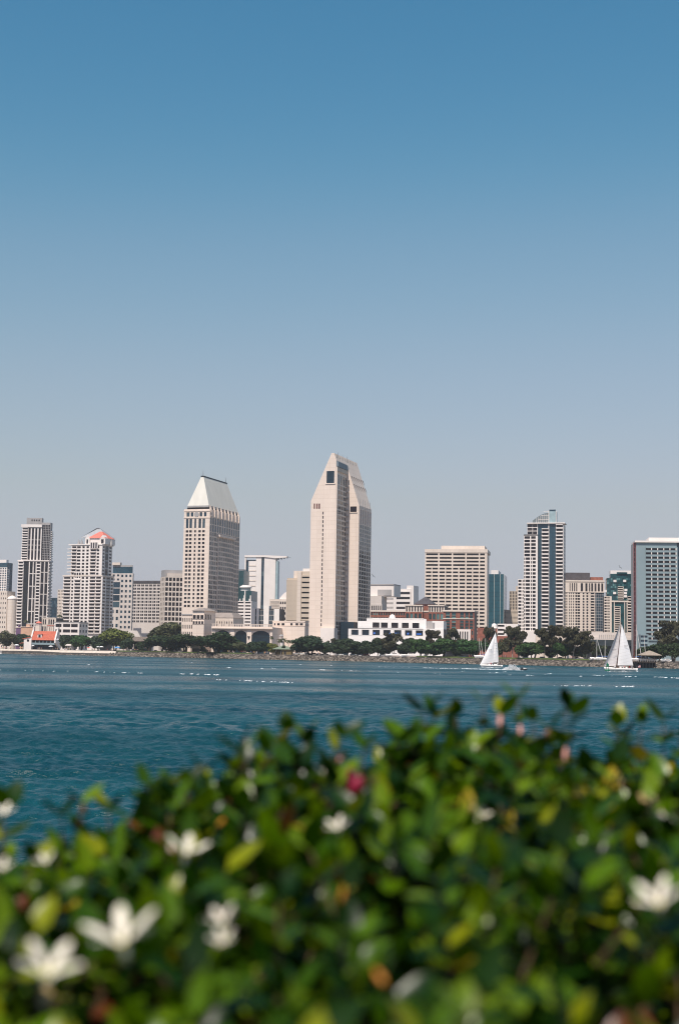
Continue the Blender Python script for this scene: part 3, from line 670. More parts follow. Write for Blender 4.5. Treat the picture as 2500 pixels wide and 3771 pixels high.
# --- background white blocks right of the centre
B = Bld('office_building', 'small pale block with grey louvred top right of the tallest tower', c5, (150, 600), (300, 600), None, 555, 1250, wall=PALE)
f = lambda x: B.fl(x, 600)[0]; B.bx(0, B.L, 0, 16, GZ, B.z1, PALE); B.facade('L', f(190), B.L, GZ, B.fl(200, 640)[1], (5, .5), [(.2, .97)], d=.4)
B.bx(f(150), f(400), 8, 30, B.z1, B.fl(300, 440, 8)[1], WHITE, 'tower'); B.bx(B.fl(255, 500, 7)[0], B.fl(400, 500, 7)[0], 7.6, 8, B.fl(300, 550, 8)[1], B.fl(300, 488, 8)[1], GREYW, 'louvre')
B.bx(f(150), f(402), 7.4, 30, B.fl(300, 440, 8)[1], B.fl(300, 430, 8)[1], GREYW, 'parapet'); B.done()
B = Bld('office_building', 'white office block with dark ribbon windows and blank right tower, above the brick building', c5, (310, 600), (600, 600), (655, 600), 480, 1400, wall=WHITE)
f = lambda x: B.fl(x, 600)[0]; L = B.L; B.bx(0, L, 0, B.D, GZ, B.z1, WHITE)
B.facade('L', 0, f(422), GZ, B.fl(350, 515)[1], (13, .5), (14, .45), d=.3); B.facade('L', f(452), f(598), GZ, B.fl(500, 500)[1], [(.01, .99)], (13, .5), d=.4)
B.bx(f(560), L + 3, 1, B.D, B.z1 - 20, B.fl(600, 445)[1], WHITE, 'stair_tower'); B.done()
# --- big white grid office
B = Bld('office_tower', 'broad cream office slab with rows of dark ribbon windows, right of centre', c5, (752, 600), (1392, 600), (1422, 600), 82, 1130, wall=CREAM2, yaw=10)
L = B.L; B.bx(0, L, 0, B.D, GZ, B.z1, DARK); f = lambda x: B.fl(x, 600)[0]
zm = B.fl(1000, 250)[1]; zb = B.fl(1000, 980)[1]
B.facade('L', 0, L, zm, B.z1 - 1.5, px_fr(B, [(762, 888), (903, 1030), (1045, 1173), (1188, 1314), (1328, 1378)], 600, 752, 1392), (4, .52), d=.9)
B.facade('L', 0, L, zb, zm, px_fr(B, [(762, 818), (830, 888), (903, 960), (973, 1030), (1045, 1100), (1115, 1173), (1188, 1243), (1257, 1314), (1328, 1378)], 600, 752, 1392), (19, .5), d=.9)
B.bx(0, L, -.5, 2, GZ, zb)
B.facade('R', 0, B.D, zb, B.z1 - 1.5, (3, .6), (23, .52), d=.9)
B.bx(-.3, L + 1.2, -1.2, B.D, B.z1 - 1.5, B.z1 + 1.2, CREAM2, 'parapet')
B.bx(f(912), f(1372), 5, B.D - 4, B.z1, B.fl(1100, 28, 5)[1], CREAM2, 'penthouse'); B.done()
# --- teal glass tower
B = Bld('office_tower', 'plain teal glass tower with three pale vertical lines, right of the cream office slab', c6, (-10, 1400), (196, 1400), (236, 1400), 962, 1290, wall=CURT, yaw=10)
L = B.L; B.bx(0, L, 0, B.D, GZ, B.z1, CURT)
for x in (0, .37, .76, 1): B.bx(L * x - .12, L * x + .12, -.25, .05, GZ, B.z1, METROOF, 'mullion')
B.facade('L', .13, L * .99, GZ, B.z1, [(k / 18 + .003, k / 18 + .053) for k in range(18)], (22, .93), wall=CURTD, gl=CURT, d=.08)
B.facade('R', 0, B.D, GZ, B.z1, (4, .9), (26, .9), wall=CURTD, gl=GB, d=.12)
B.bx(L * .15, L * .62, 4, B.D - 3, B.z1, B.fl(80, 905)[1], WHITE, 'penthouse'); B.done()
# --- old stepped tower
B = Bld('art_deco_tower', 'sand coloured stepped old tower beside the plain teal glass tower', c6, (215, 1500), (385, 1500), None, 1440, 1320, wall=SAND)
f = lambda x: B.fl(x, 1500)[0]; B.bx(0, B.L, 0, 18, GZ, B.z1, SAND); B.facade('L', 0, B.L, GZ, B.z1, (12, .35), (9, .4), d=.2)
B.bx(f(268), f(372), 1, 16, B.z1, B.fl(300, 1190, 1)[1], SAND); B.facade('L', f(268), f(372), B.z1, B.fl(300, 1190, 1)[1], (5, .5), (6, .85), off=1, d=.4)
B.bx(f(352), f(400), 2.5, 16, B.z1, B.fl(370, 1120, 2)[1], SAND, 'stair_tower'); B.done()
# --- blue and white stepped high-rise
B = Bld('condominium_tower', 'slender stepped high-rise with blue glass strips and a curved glass crown', c6, (462, 1500), (985, 1500), (1004, 1500), 275, 1040, wall=WHITE, yaw=14)
L = B.L; f = lambda x, d=0: B.fl(x, 1500, d)[0]; zA = B.fl(550, 430)[1]; zT = B.z1; zb = B.fl(700, 1725)[1]; zp = zb
B.bx(0, f(640), 0, 20, GZ, zA, DARK); B.bx(f(505), L, 1.5, B.D + 10, GZ, zT, CURTB)
nr = 26
zq = B.fl(550, 730)[1]
B.facade('L', 0, f(640), zb, zq, px_fr(B, [(468, 482), (490, 545), (560, 573), (582, 622)], 1500, 462, 640), (20, .66), d=.6)
B.facade('L', 0, f(640), zq, zA - 1, px_fr(B, [(470, 545), (560, 622)], 1500, 462, 640), (6, .74), d=.6)
zz = (zT - zb) / 29
B.facade('L', f(700), f(795), zb, zT - 4, [(.05, .95)], (28, .66), off=1.5, d=.4, bal=1.8)
B.facade('L', f(890), L, zb, zT - 1, [(.04, .96)], (29, .66), off=1.5, d=.4, bal=1.8)
B.facade('L', f(640) + .1, f(700), GZ, zT - 6, [(.03, .33), (.36, .66), (.69, .97)], (29, .95), off=1.5, d=.15, wall=CURTD, gl=CURTB)
B.facade('L', f(800), f(885), GZ, zT + 10, [(.02, .48), (.5, .98)], (32, .95), off=1.2, d=.12, wall=CURTD, gl=CURTB)
B.facade('L', f(505), f(640), zA, zT - .5, [(.02, .52), (.56, .98)], (3, .82), off=1.5, d=.4)
B.facade('R', 1.5, B.D + 9, zb, zT - 1, (2, .9), (29, .7), d=.6, off=L, gl=GB, wall=GREYW)
B.bx(f(500), L + 1.6, -.4, 14, zT - .4, zT + .3, WHITE, 'roof_slab')
zc = B.fl(800, 118)[1]; zc1 = B.fl(800, 210)[1]
B.bx(f(795), f(893), 1.0, 12, zT, zc, LIGHTGL, 'glass_crown')
B.bx(f(790), f(800), .7, 2, B.fl(800, 560)[1], zc + .5, WHITE, 'fin'); B.bx(f(890), f(896), .7, 2, B.fl(800, 560)[1], zc + .2, WHITE, 'fin')
b = B.mb('glass_sail', mat('grey_sail_glass', (.16, .19, .20), rough=.25, var=.2, scale=.5))
pts = [B.P(f(575), 2, zT + .3)] + [B.P(f(575) + (f(790) - f(575)) * t, 2, zT + 2 + (zc - zT - 3) * math.sin(t * math.pi / 2)) for t in (0, .15, .3, .45, .6, .75, .9, 1)] + [B.P(f(790), 2, zT + .3)]
b.prism(pts, B.S * 9)
for k in range(1, 7): B.bx(f(600) + k * (f(790) - f(600)) / 7, f(600) + k * (f(790) - f(600)) / 7 + .2, 1.9, 2.1, zT, zT + 3 + (zc - zT - 4) * math.sin((k / 7) * math.pi / 2) * .9, WHITE, 'mullion')
for zz_ in (2.5, 5.5, 8.5): B.bx(f(620 + zz_ * 12), f(790), 1.85, 2.1, zT + zz_, zT + zz_ + .25, WHITE, 'mullion')
# lower left step
uL = f(382); zS = B.fl(420, 1030)[1]
B.bx(uL, -.05, 1, 18, GZ, zS, DARK); B.facade('L', uL, -.02, zb, zS, px_fr(B, [(388, 430), (444, 458)], 1500, 382, 462), (15, .62), off=1, d=.5)
B.bx(uL - .5, f(630), -4, 20, GZ, zb, WHITE, 'podium'); B.bx(f(630), f(1040), -3, 20, GZ, zb - 3, CREAM2, 'podium')
B.done()
# --- beige apartment block with dark penthouse
B = Bld('apartment_block', 'rounded beige apartment block with dark brown rooftop box and grey glazed right bay', c7, (95, 1300), (600, 1300), None, 830, 1120, wall=CREAM2, yaw=8)
L = B.L; f = lambda x, d=0: B.fl(x, 1300, d)[0]; B.bx(0, L, 0, 22, GZ, B.z1, DARK)
z9 = B.fl(300, 945)[1]; zb = B.fl(300, 1480)[1]; ze = B.fl(300, 975)[1]
B.facade('L', 0, f(425), ze, B.z1 - 1, px_fr(B, [(160, 172), (190, 204), (218, 232), (246, 260), (305, 335), (365, 392), (412, 425)], 1300, 95, 428), [(0.05, .85)], d=.5)
B.facade('L', f(428), L, ze, B.z1 - 1, (4, .55), [(0.05, .85)], d=.5)
B.facade('L', 0, f(425), zb, ze, px_fr(B, [(100, 110), (118, 130), (155, 168), (180, 190), (205, 218), (235, 258), (263, 295), (330, 352), (378, 402)], 1300, 95, 428), (14, .68), d=.5)
B.facade('L', f(428), f(480), zb, ze, [(.1, .95)], (14, .62), d=.5, gl=GD)
B.facade('L', f(480), L, zb, ze, (5, .86), (14, .86), d=.2, wall=GREYW, gl=GB)
B.bx(-.5, L + .6, -.9, 22, B.z1 - 1, B.z1 + .2, CREAM2, 'cornice'); B.bx(-.5, L + .6, -.8, .3, ze - .4, ze + .3, CREAM2, 'cornice')
B.bx(0, L, -.2, 22, GZ, zb, CREAM2)
B.bx(B.fl(60, 800, 10)[0], B.fl(420, 800, 10)[0], 8, 24, B.z1, B.fl(300, 730, 10)[1], DKROOF, 'penthouse')
B.bx(B.fl(425, 800, 10)[0], B.fl(590, 800, 10)[0], 10, 24, B.z1, B.fl(500, 785, 10)[1], BRICK, 'roof_box'); B.done()
# --- green glass tower
B = Bld('condominium_tower', 'green glass tower with white stepped balconies, left of the wide teal hotel', c7, (602, 1300), (985, 1300), None, 740, 1000, wall=CREAM2, yaw=8)
L = B.L; f = lambda x, d=0: B.fl(x, 1300, d)[0]; zs = B.fl(650, 1030)[1]; zt = B.fl(650, 795)[1]
B.bx(f(640), L, 2, 20, GZ, zt, CURTG); B.bx(f(690), L, 4, 20, zt, B.z1, CURTG); B.bx(f(690), L, 6, 20, B.z1, B.fl(800, 700, 6)[1], WHITE, 'penthouse')
B.bx(f(770), f(905), 3, 5, B.z1, B.fl(800, 722, 3)[1], CURTG, 'glass_bay')
B.bx(f(602), f(690), .5, 18, GZ, zs, DARK); zb = B.fl(650, 1495)[1]
B.facade('L', f(602), f(690), zb, zs, [(.05, .38), (.46, .54), (.62, .8)], (13, .62), off=.5, d=.6)
z2 = B.fl(800, 1105)[1]; B.bx(f(690), f(920), 1, 3, GZ, z2, CURTG)
for x in (690, 728, 862, 892): B.bx(f(x), f(x + 10), 0.2, 1.2, zb, z2, CREAM2, 'pier')
B.bx(f(688), f(925), .1, 1.2, z2, z2 + 1, CREAM2, 'pier')
B.facade('L', f(740), f(805), zb, z2 - 3, [(.05, .95)], (12, .62), off=1, d=.5, bal=1.4)
B.facade('L', f(905), L, zb, B.fl(900, 1030)[1], [(.05, .9)], (13, .62), off=1, d=.5, bal=1.4)
B.facade('L', f(780), f(845), z2 + 2, B.fl(800, 905)[1], [(.03, .97)], (6, .55), off=2, d=.5, bal=1.6)
for (x, y) in ((725, 830), (850, 828), (865, 945), (860, 985), (860, 1025), (600, 960), (720, 985)):
    B.bx(f(x), f(x + 38), 1.2, 2.2, B.fl(800, y)[1] - 1, B.fl(800, y)[1] + .6, WHITE, 'ledge')
B.facade('L', f(640), L, z2, zt, [(k / 14 + .004, (k + .94) / 14) for k in range(14)], (12, .9), off=2, d=.12, wall=CURTD, gl=GT)
B.bx(f(602), L, .2, 18, GZ, zb); B.done()
# --- teal hotel on the right
B = Bld('hotel_tower', 'wide pale teal hotel block with red edge stripe at the right edge of the view', c7, (1012, 1400), (1750, 1400), None, 345, 905, wall=TEALW, yaw=6)
L = B.L; f = lambda x, y=1000: B.fl(x, y)[0]; zb = B.fl(1200, 1600)[1]; z1 = B.z1; zw = B.fl(1200, 400)[1]
B.bx(0, L, 0, 22, GZ, z1, TEALW)
nr = 22
B.facade('L', f(1137), f(1530), zb, zw, (5, .97), (nr, .52), d=.8, wall=TEALW, gl=GD)
for k in range(nr):
    for j in range(5):
        c = B.P(f(1137) + (f(1530) - f(1137)) * (j * 2 + 2) / 10 - .5, -.75, zb + (zw - zb) * (k + .5) / nr)
        if k * 5 + j < 100: pass
B.mb('wall', TEALW)
for k in range(nr):
    z = zb + (zw - zb) * (k + .24) / nr
    for j in range(1, 6): B.bx(f(1137) + (f(1530) - f(1137)) * j / 5 - .45, f(1137) + (f(1530) - f(1137)) * j / 5 + .1, -.95, -.65, z, z + (zw - zb) / nr * .52, WHITE, 'fin')
B.facade('L', f(1540), L, zb, zw + 3, (6, .95), (nr, .95), d=.3, wall=CURTD, gl=GB)
B.bx(-.6, L, -1.2, 22, z1, B.fl(1200, 318)[1], WHITE, 'parapet'); B.bx(f(1185), L, 3, 20, B.fl(1200, 318)[1], B.fl(1300, 278, 3)[1], WHITE, 'penthouse')
B.bx(f(985), f(1010), 2, 18, GZ, z1 - .5, GREYW, 'stair_wing')
B.bx(f(985), f(989), 1.0, 1.9, GZ, z1, REDP, 'red_stripe'); B.bx(f(1009), f(1012), -.4, -.02, GZ, z1, REDP, 'red_stripe')
B.facade('L', f(990), f(1008), GZ, z1, [(.25, .85)], (24, .7), off=2, d=.5, wall=mat('dull_red', (.12, .055, .06)), gl=GD)
B.bx(f(1040), f(1130), -12, -.1, GZ, B.fl(1100, 1520, -12)[1], TEALW, 'annex'); B.facade('L', f(1040), f(1130), GZ, B.fl(1100, 1520, -12)[1], [(0.02, .98)], (6, .5), off=-12, d=.5, wall=TEALW, gl=GB)
B.done()
# --- low exhibition hall between
B = Bld('exhibition_hall', 'low pale concrete hall over a slanted blue glass base, behind the big sailboat', c7, (370, 1520), (985, 1520), None, 1500, 930, wall=PALE, yaw=6)
L = B.L; f = lambda x, d=0: B.fl(x, 1550, d)[0]; zm = B.fl(600, 1585)[1]; zn = B.fl(600, 1665)[1]
B.bx(f(330), L, 0, 20, zm, B.z1, PALE); B.bx(f(330), L, -.8, 20, zm - .2, zm + 1.6, PALE, 'ledge')
b = B.mb('glass_base', mat('slanted_glass', (.14, .2, .24), rough=.3, var=.1)); b.prism([B.P(f(420), 0, zm - .25), B.P(f(420), 4, zn), B.P(f(420), 8, zn), B.P(f(420), 8, zm - .25)], B.U * (L - f(420)))
for k in range(9): x = f(540) + k * 1.3; B.bx(x, x + .35, -.95, -.02, B.z1 - 4, B.z1 - 1.5, GREYW, 'fin')
B.bx(f(370), L, 4.2, 20, GZ, zn, DARK); B.done()

# --- brick building with pyramid roof
B = Bld('brick_building', 'red brick office building with dark pyramid roof and teal windows', c5, (185, 750), (940, 750), None, 712, 1010, wall=BRICK, yaw=12)
L = B.L; f = lambda x, d=0: B.fl(x, 750, d)[0]; B.bx(0, L, 0, 25, GZ, B.z1 - .5, DARK)
B.facade('L', 0, f(548), B.fl(400, 860)[1], B.z1 - 1, (14, .62), (3, .62), d=.5, gl=GT)
zt = B.fl(700, 660)[1]; zr = B.fl(700, 640)[1]
for (a, b_) in ((548, 725), (790, 952)):
    B.bx(f(a, -2), f(b_, -2), -2, 20, GZ, zt, DARK); zz = B.fl(600, 722, -2)[1]
    B.facade('L', f(a, -2), f(b_, -2), zz, zt, (6, .5), [(.05, .9)], off=-2, d=.5, wall=CREAM2); B.facade('L', f(a, -2), f(b_, -2), GZ, zz, (4, .66), (5, .66), off=-2, d=.5, gl=GT)
    B.bx(f(a - 6, -2), f(b_ + 6, -2), -3.2, 20, zt, zt + .7, CREAM2, 'cornice')
B.bx(f(725), f(790), -.5, 20, GZ, zt, BRICK)
B.hip(f(632, 4), f(850, 4), 3, 22, zr, B.fl(745, 562, 12)[1], (f(850, 4) - f(632, 4)) / 2 - .2, 9.3, DKROOF); B.bx(f(650, 4), f(835, 4), 4, 20, zt, zr, BRICK, 'roof_base')
B.bx(-.4, L + .5, -.9, 2, B.z1 - 1, B.z1, CREAM2, 'cornice'); B.done()
B = Bld('brick_building', 'square red brick wing with tall teal glass bays, below the cream office slab', c5, (945, 850), (1262, 850), None, 706, 975, wall=BRICK, yaw=12)
L = B.L; zb = B.fl(1100, 905)[1]; B.bx(0, L, 0, 22, GZ, B.z1, DARK); f = lambda x: B.fl(x, 850)[0]
B.facade('L', 0, L, zb, B.z1 - 1, px_fr(B, [(972, 1015), (1035, 1078), (1122, 1160), (1175, 1210), (1224, 1258)], 850, 945, 1262), [(.03, .17), (.2, .34), (.37, .5), (.56, .75), (.77, .97)], d=.6, gl=GT)
B.bx(-.6, L + .8, -1.3, 22, B.z1 - 1, B.z1, CREAM2, 'cornice'); B.bx(-.2, L + .2, -.9, .2, B.fl(1100, 798)[1], B.fl(1100, 790)[1], CREAM2, 'cornice')
B.facade('L', f(1010), f(1215), GZ + 4, zb, (8, .5), [(.1, .9)], d=1.2, wall=WHITE); B.facade('L', f(1215), L, GZ, zb, (2, .6), (4, .6), d=.5, gl=GT); B.done()
# low brick strip + white building near dome
B = Bld('low_building', 'low white and brick building under the round white tank, left of the bushy eucalyptus', c6, (-160, 1750), (385, 1750), None, 1650, 900, wall=WHITE, yaw=10)
L = B.L; f = lambda x: B.fl(x, 1750)[0]; zz = B.fl(100, 1790)[1]; B.bx(0, L, 0, 16, GZ, zz, BRICK); B.bx(f(110), L, .5, 16, zz, B.z1 + 1, WHITE)
B.facade('L', f(110), f(220), zz, B.z1 + 1, [(.05, .85)], (3, .45), off=.5, d=.5); B.bx(f(-160), f(110), 1, 12, zz, B.fl(0, 1680)[1], BRICK, 'roof_box'); B.done()
p = W(1819, 2320, 880); t = empty('water_tank', (p.x, p.y, GZ), 'round white tank on a column above the mast of the left sailboat', 'tank')
zc = W(1819, 2306, 880).z - GZ
b = MB(); b.lathe([(.9, 0), (.9, zc - 1.6), (2.1, zc - 1.4), (2.1, zc - 1.0), (1.7, zc - .8), (1.72, zc), (1.5, zc + .9), (1.0, zc + 1.5), (0, zc + 1.75)], 16); b.build('tank', WHITE, t, True)
b = MB(); b.lathe([(2.2, zc - 1.42), (2.2, zc - 1.0), (1.6, zc - 1.0), (1.6, zc - 1.42), (2.2, zc - 1.42)], 16); b.build('gallery', PALE, t)

# --- white terrace building
BW = mat('bright_white', (0, 0, 0))
B = Bld('terrace_building', 'bright white stepped terrace building with square openings and blue sunshades', c5, (-50, 930), (948, 930), None, 905, 925, wall=BW, yaw=10)
L = B.L; f = lambda x, d=0: B.fl(x, 930, d)[0]; z1 = B.z1; zt = B.fl(400, 795, 3)[1]
xl = [(x, x + 76) for x in (-20, 92, 204, 316, 430, 543, 657)]
zo0, zo1 = B.fl(300, 972)[1], B.fl(300, 912)[1]
B.bx(0, L, 2.2, 20, GZ, z1, DARK)
B.facade('L', 0, f(735), zo0, z1 - .4, px_fr(B, xl, 930, -50, 735), [(.06, .88)], d=2.4, off=2.2, gl=GB)
B.facade('L', 0, f(735), GZ, zo0, px_fr(B, xl[:2], 930, -50, 735), [(.0, .7)], d=2.3, off=2.2)
B.bx(f(735), L, -.3, 20, GZ, z1 + .2); 
BLUE = mat('blue_sunshade', (.02, .11, .42), rough=.6); REDS = mat('red_sunshade', (.6, .05, .04), rough=.6)
for k in (2, 3, 4, 5, 6):
    a, b_ = xl[k]; m_ = MB(); m_.prism([B.P(f(a) + .4 + k % 2, .4, zo0 + .9), B.P(f(a) + .4 + k % 2, .4, zo0 + 1.2), B.P(f(a) + .4 + k % 2, 1.3, zo0 + 1.9 + .3 * (k % 3)), B.P(f(a) + .4 + k % 2, 1.3, zo0 + 1.5)], B.U * (f(b_) - f(a) - 1.6 - k % 3)); m_.build('sunshade', BLUE, B.root)
u0, u1 = f(140, 4), f(740, 4)
B.bx(f(48, 4), u0, 4, 20, z1, B.fl(100, 818, 4)[1]); B.bx(u0, u1, 5.5, 20, z1, zt - .5, DARK)
B.facade('L', u0, u1, z1, zt, px_fr(B, [(x, x + 72) for x in (203, 290, 400, 510, 620)], 840, 140, 740, 4), [(.08, .62)], off=5.5, d=1.6, gl=GD)
B.bx(u0 + .1, u1 - .1, 3.9, 20, zt - .3, zt + .5, BW, 'parapet')
B.bx(f(735), f(830), 5, 20, z1, B.fl(780, 820, 5)[1], GREYW); B.bx(f(828), L, 0, 20, z1, B.fl(880, 818)[1]); B.bx(f(829), f(856), -.02, .3, z1, B.fl(840, 835)[1], GREYW, 'louvre')
b = MB(); p = B.P(f(405, 6), 8, zt); b.lathe([(2.2, 0), (2.2, .9), (1.6, 2.3), (.7, 2.9), (0, 3.1)], 12, p); b.build('dome', WHITE, B.root, True)
B.done()

# ================================================================== setting: water, land, bank
def np_mesh(name, V, F, mats, smooth=False):
    """V (n,3), F (m,k) arrays"""
    me = bpy.data.meshes.new(name); V = np.asarray(V, np.float32); F = np.asarray(F, np.int32); k = F.shape[1]
    me.vertices.add(len(V)); me.vertices.foreach_set('co', V.ravel())
    me.loops.add(F.size); me.loops.foreach_set('vertex_index', F.ravel())
    me.polygons.add(len(F)); me.polygons.foreach_set('loop_start', np.arange(0, F.size, k, dtype=np.int32))
    me.materials.append(mats)
    if smooth: me.polygons.foreach_set('use_smooth', np.ones(len(F), bool))
    me.update(calc_edges=True); me.validate(); return me
wm = bpy.data.materials.new('bay_water'); wm.use_nodes = True; n = wm.node_tree; p = n.nodes['Principled BSDF']
p.inputs['IOR'].default_value = 1.33; p.inputs['Specular IOR Level'].default_value = .43
tc = n.nodes.new('ShaderNodeTexCoord')
def wnoise(scale, det, sx=1, sy=1, rough=.55):
    mp = n.nodes.new('ShaderNodeMapping'); mp.inputs['Scale'].default_value = (sx, sy, 1); n.links.new(tc.outputs['Object'], mp.inputs[0])
    t = n.nodes.new('ShaderNodeTexNoise'); t.inputs['Scale'].default_value = scale; t.inputs['Detail'].default_value = det; t.inputs['Roughness'].default_value = rough
    n.links.new(mp.outputs[0], t.inputs[0]); return t
b1 = n.nodes.new('ShaderNodeBump'); b1.inputs['Strength'].default_value = 1; b1.inputs['Distance'].default_value = .20
b2 = n.nodes.new('ShaderNodeBump'); b2.inputs['Strength'].default_value = 1; b2.inputs['Distance'].default_value = .55
n.links.new(wnoise(2.3, 4, .75, 1, .62).outputs[0], b1.inputs['Height']); n.links.new(wnoise(.62, 3, .7, 1).outputs[0], b2.inputs['Height'])
n.links.new(b2.outputs[0], b1.inputs['Normal']); n.links.new(b1.outputs[0], p.inputs['Normal'])
# broad wind patches: rougher and smoother water, and darker and lighter teal
pn = wnoise(.012, 3, .35, 1.6); mr = n.nodes.new('ShaderNodeMapRange'); mr.inputs[1].default_value = .4; mr.inputs[2].default_value = .62
mr.inputs[3].default_value = .2; mr.inputs[4].default_value = .42; n.links.new(pn.outputs[0], mr.inputs[0]); n.links.new(mr.outputs[0], p.inputs['Roughness'])
mx = n.nodes.new('ShaderNodeMix'); mx.data_type = 'RGBA'; mx.inputs[6].default_value = (.002, .036, .047, 1); mx.inputs[7].default_value = (.005, .064, .076, 1)
mr2 = n.nodes.new('ShaderNodeMapRange'); mr2.inputs[1].default_value = .38; mr2.inputs[2].default_value = .66
n.links.new(wnoise(.02, 4, .3, 1.5).outputs[0], mr2.inputs[0]); n.links.new(mr2.outputs[0], mx.inputs[0]); n.links.new(mx.outputs[2], p.inputs['Base Color'])
ys = [-60, 0, 8, 14, 20, 24]
y = 26.0
while y < 420: ys.append(y); y += max(.16, y * y / (6 * 1420) * .3)
while y < 6000: ys.append(y); y *= 1.05
ts = np.concatenate([np.linspace(-3, -.32, 14), np.linspace(-.31, .31, 860), np.linspace(.32, 3, 14)])
Yg, Tg = np.meshgrid(np.array(ys), ts, indexing='ij'); Xg = (np.maximum(Yg, 5) + 2) * Tg
Zg = np.zeros_like(Xg); dy = np.gradient(np.array(ys))[:, None]
wr = np.random.default_rng(3)
for i in range(80):
    lam = .6 * (9 / .6) ** wr.random(); th = R(80) + wr.normal() * .62
    k = 2 * math.pi / lam; amp = .0075 * lam ** .65
    fade = np.clip(lam / (2.6 * dy) - .3, 0, 1)
    ph = k * (Xg * math.cos(th) + Yg * math.sin(th)) + wr.random() * 6.28 + 1.2 * np.sin(Xg * .021 * wr.random() + Yg * .033)
    Zg += amp * fade * (np.sin(ph) + .25 * np.cos(2 * ph))
Zg[np.abs(Tg) > .31] = 0; Zg[Yg < 26] = 0
nr_, nc_ = Xg.shape; idx = np.arange(nr_ * nc_).reshape(nr_, nc_)
Fq = np.stack([idx[:-1, :-1], idx[:-1, 1:], idx[1:, 1:], idx[1:, :-1]], -1).reshape(-1, 4)
tag(link('water', np_mesh('water', np.stack([Xg, Yg, Zg], -1).reshape(-1, 3), Fq, wm, True)), kind='structure')

GRASS = mat('lawn_grass', (.075, .10, .025), var=.3, scale=.2); SOIL = mat('city_ground', (.20, .17, .14), var=.15, scale=.05)
def strip(mb, X0, X1, o0, z0, o1, z1, n=1):
    for k in range(n):
        a = X0 + (X1 - X0) * k / n; c = X0 + (X1 - X0) * (k + 1) / n
        mb.poly([(a, shoreY(a) + o0, z0), (c, shoreY(c) + o0, z0), (c, shoreY(c) + o1, z1), (a, shoreY(a) + o1, z1)])
b = MB(); strip(b, -9000, 4000, 6, GZ, 30000, GZ); tag(b.build('ground', SOIL), kind='structure')
b = MB(); strip(b, -9000, 4000, -2, -1.2, 5.99, GZ - .01); tag(b.build('embankment', mat('rock_gap_shade', (.05, .042, .035), var=.3)), kind='structure')  # slope coloured dark to paint the shade in gaps between the rocks
Xp = lambda px: shore_pt(px, 8)[0].x
b = MB()
for (a, c) in ((425, 930), (1535, 2230)):
    strip(b, Xp(a), Xp(c), 6.5, GZ + .06, 9, GZ + .5, 4); strip(b, Xp(a), Xp(c), 9, GZ + .5, 26, GZ + .75, 4); strip(b, Xp(a), Xp(c), 26, GZ + .75, 30, GZ + .02, 4)
tag(b.build('lawn', GRASS), kind='structure')
b = MB()
for (a, c) in ((930, 1535), (2230, 2650)): strip(b, Xp(a), Xp(c), 6.2, GZ + .02, 11, GZ + .03, 4)
tag(b.build('path', PALE), kind='structure')
b = MB(); a, c = Xp(-120), Xp(430); dn = 4.6
b.poly([(a, shoreY(a) + 3.4, 1.3), (c, shoreY(c) + 3.4, 2.0), (c, shoreY(c) + 5.5, 3.35), (a, shoreY(a) + 5.5, 3.55)])
b.poly([(a, shoreY(a) + 5.5, 3.55), (c, shoreY(c) + 5.5, 3.35), (c, shoreY(c) + 12, 3.3), (a, shoreY(a) + 12, 3.5)])
b.poly([(a, shoreY(a) + 3.4, -.5), (c, shoreY(c) + 3.4, -.5), (c, shoreY(c) + 3.4, 2.0), (a, shoreY(a) + 3.4, 1.3)])
tag(b.build('promenade', mat('pale_promenade', (.62, .53, .44), var=.1, scale=.4)), kind='structure')
# near bank under the hedge
b = MB(); xs = (-120, 120)
for (y0, z0, y1, z1) in ((-40, 4.4, 5.5, 4.4), (5.5, 4.4, 13, 1.2), (13, 1.2, 18, -1)): b.poly([(xs[0], y0, z0), (xs[1], y0, z0), (xs[1], y1, z1), (xs[0], y1, z1)])
tag(b.build('near_bank', mat('dark_soil', (.05, .04, .028), var=.3, scale=2)), kind='structure')

# riprap
ROCK = mat('grey_brown_rock', (.145, .12, .098), var=.35, scale=.9, isl=.75)
def ico():
    import bmesh
    bm = bmesh.new(); bmesh.ops.create_icosphere(bm, subdivisions=1, radius=1)
    V = np.array([v.co[:] for v in bm.verts]); F = np.array([[v.index for v in f.verts] for f in bm.faces]); bm.free(); return V, F
IV, IF = ico()
def rocks(name, px0, px1, n, zmax=3.0, seed=1, smax=.95, label=None):
    r = np.random.default_rng(seed); Vs, Fs = [], []; a, c = Xp(px0), Xp(px1)
    for i in range(n):
        X = a + (c - a) * r.random(); t = r.random(); s = .3 + (smax - .3) * r.random() ** 1.2
        z = -.3 + (zmax + .3) * t + r.normal() * .12; Y = shoreY(X) - .9 + 6.6 * t
        V = IV * (s * np.array([1, .8, .62]) * (.8 + .4 * r.random(3))); V = V * (1 + r.normal(size=(len(IV), 1)) * .16)
        an = r.random() * 6.28; ca, sa = math.cos(an), math.sin(an); tl = r.normal() * .4
        V = V @ np.array([[1, 0, 0], [0, math.cos(tl), math.sin(tl)], [0, -math.sin(tl), math.cos(tl)]]); V = V @ np.array([[ca, sa, 0], [-sa, ca, 0], [0, 0, 1]])
        Fs.append(IF + len(Vs) * len(IV)); Vs.append(V + [X, Y, z])
    tag(link(name, np_mesh(name, np.concatenate(Vs), np.concatenate(Fs), ROCK)), label, kind='stuff')
rocks('riprap', 410, 2620, 5600, 2.55, 1, 1.15, 'grey boulders of the riprap bank along the far shore')
rocks('shore_rocks', -120, 470, 2600, 1.5, 2, .8, 'low dark rocks under the pale promenade slope')

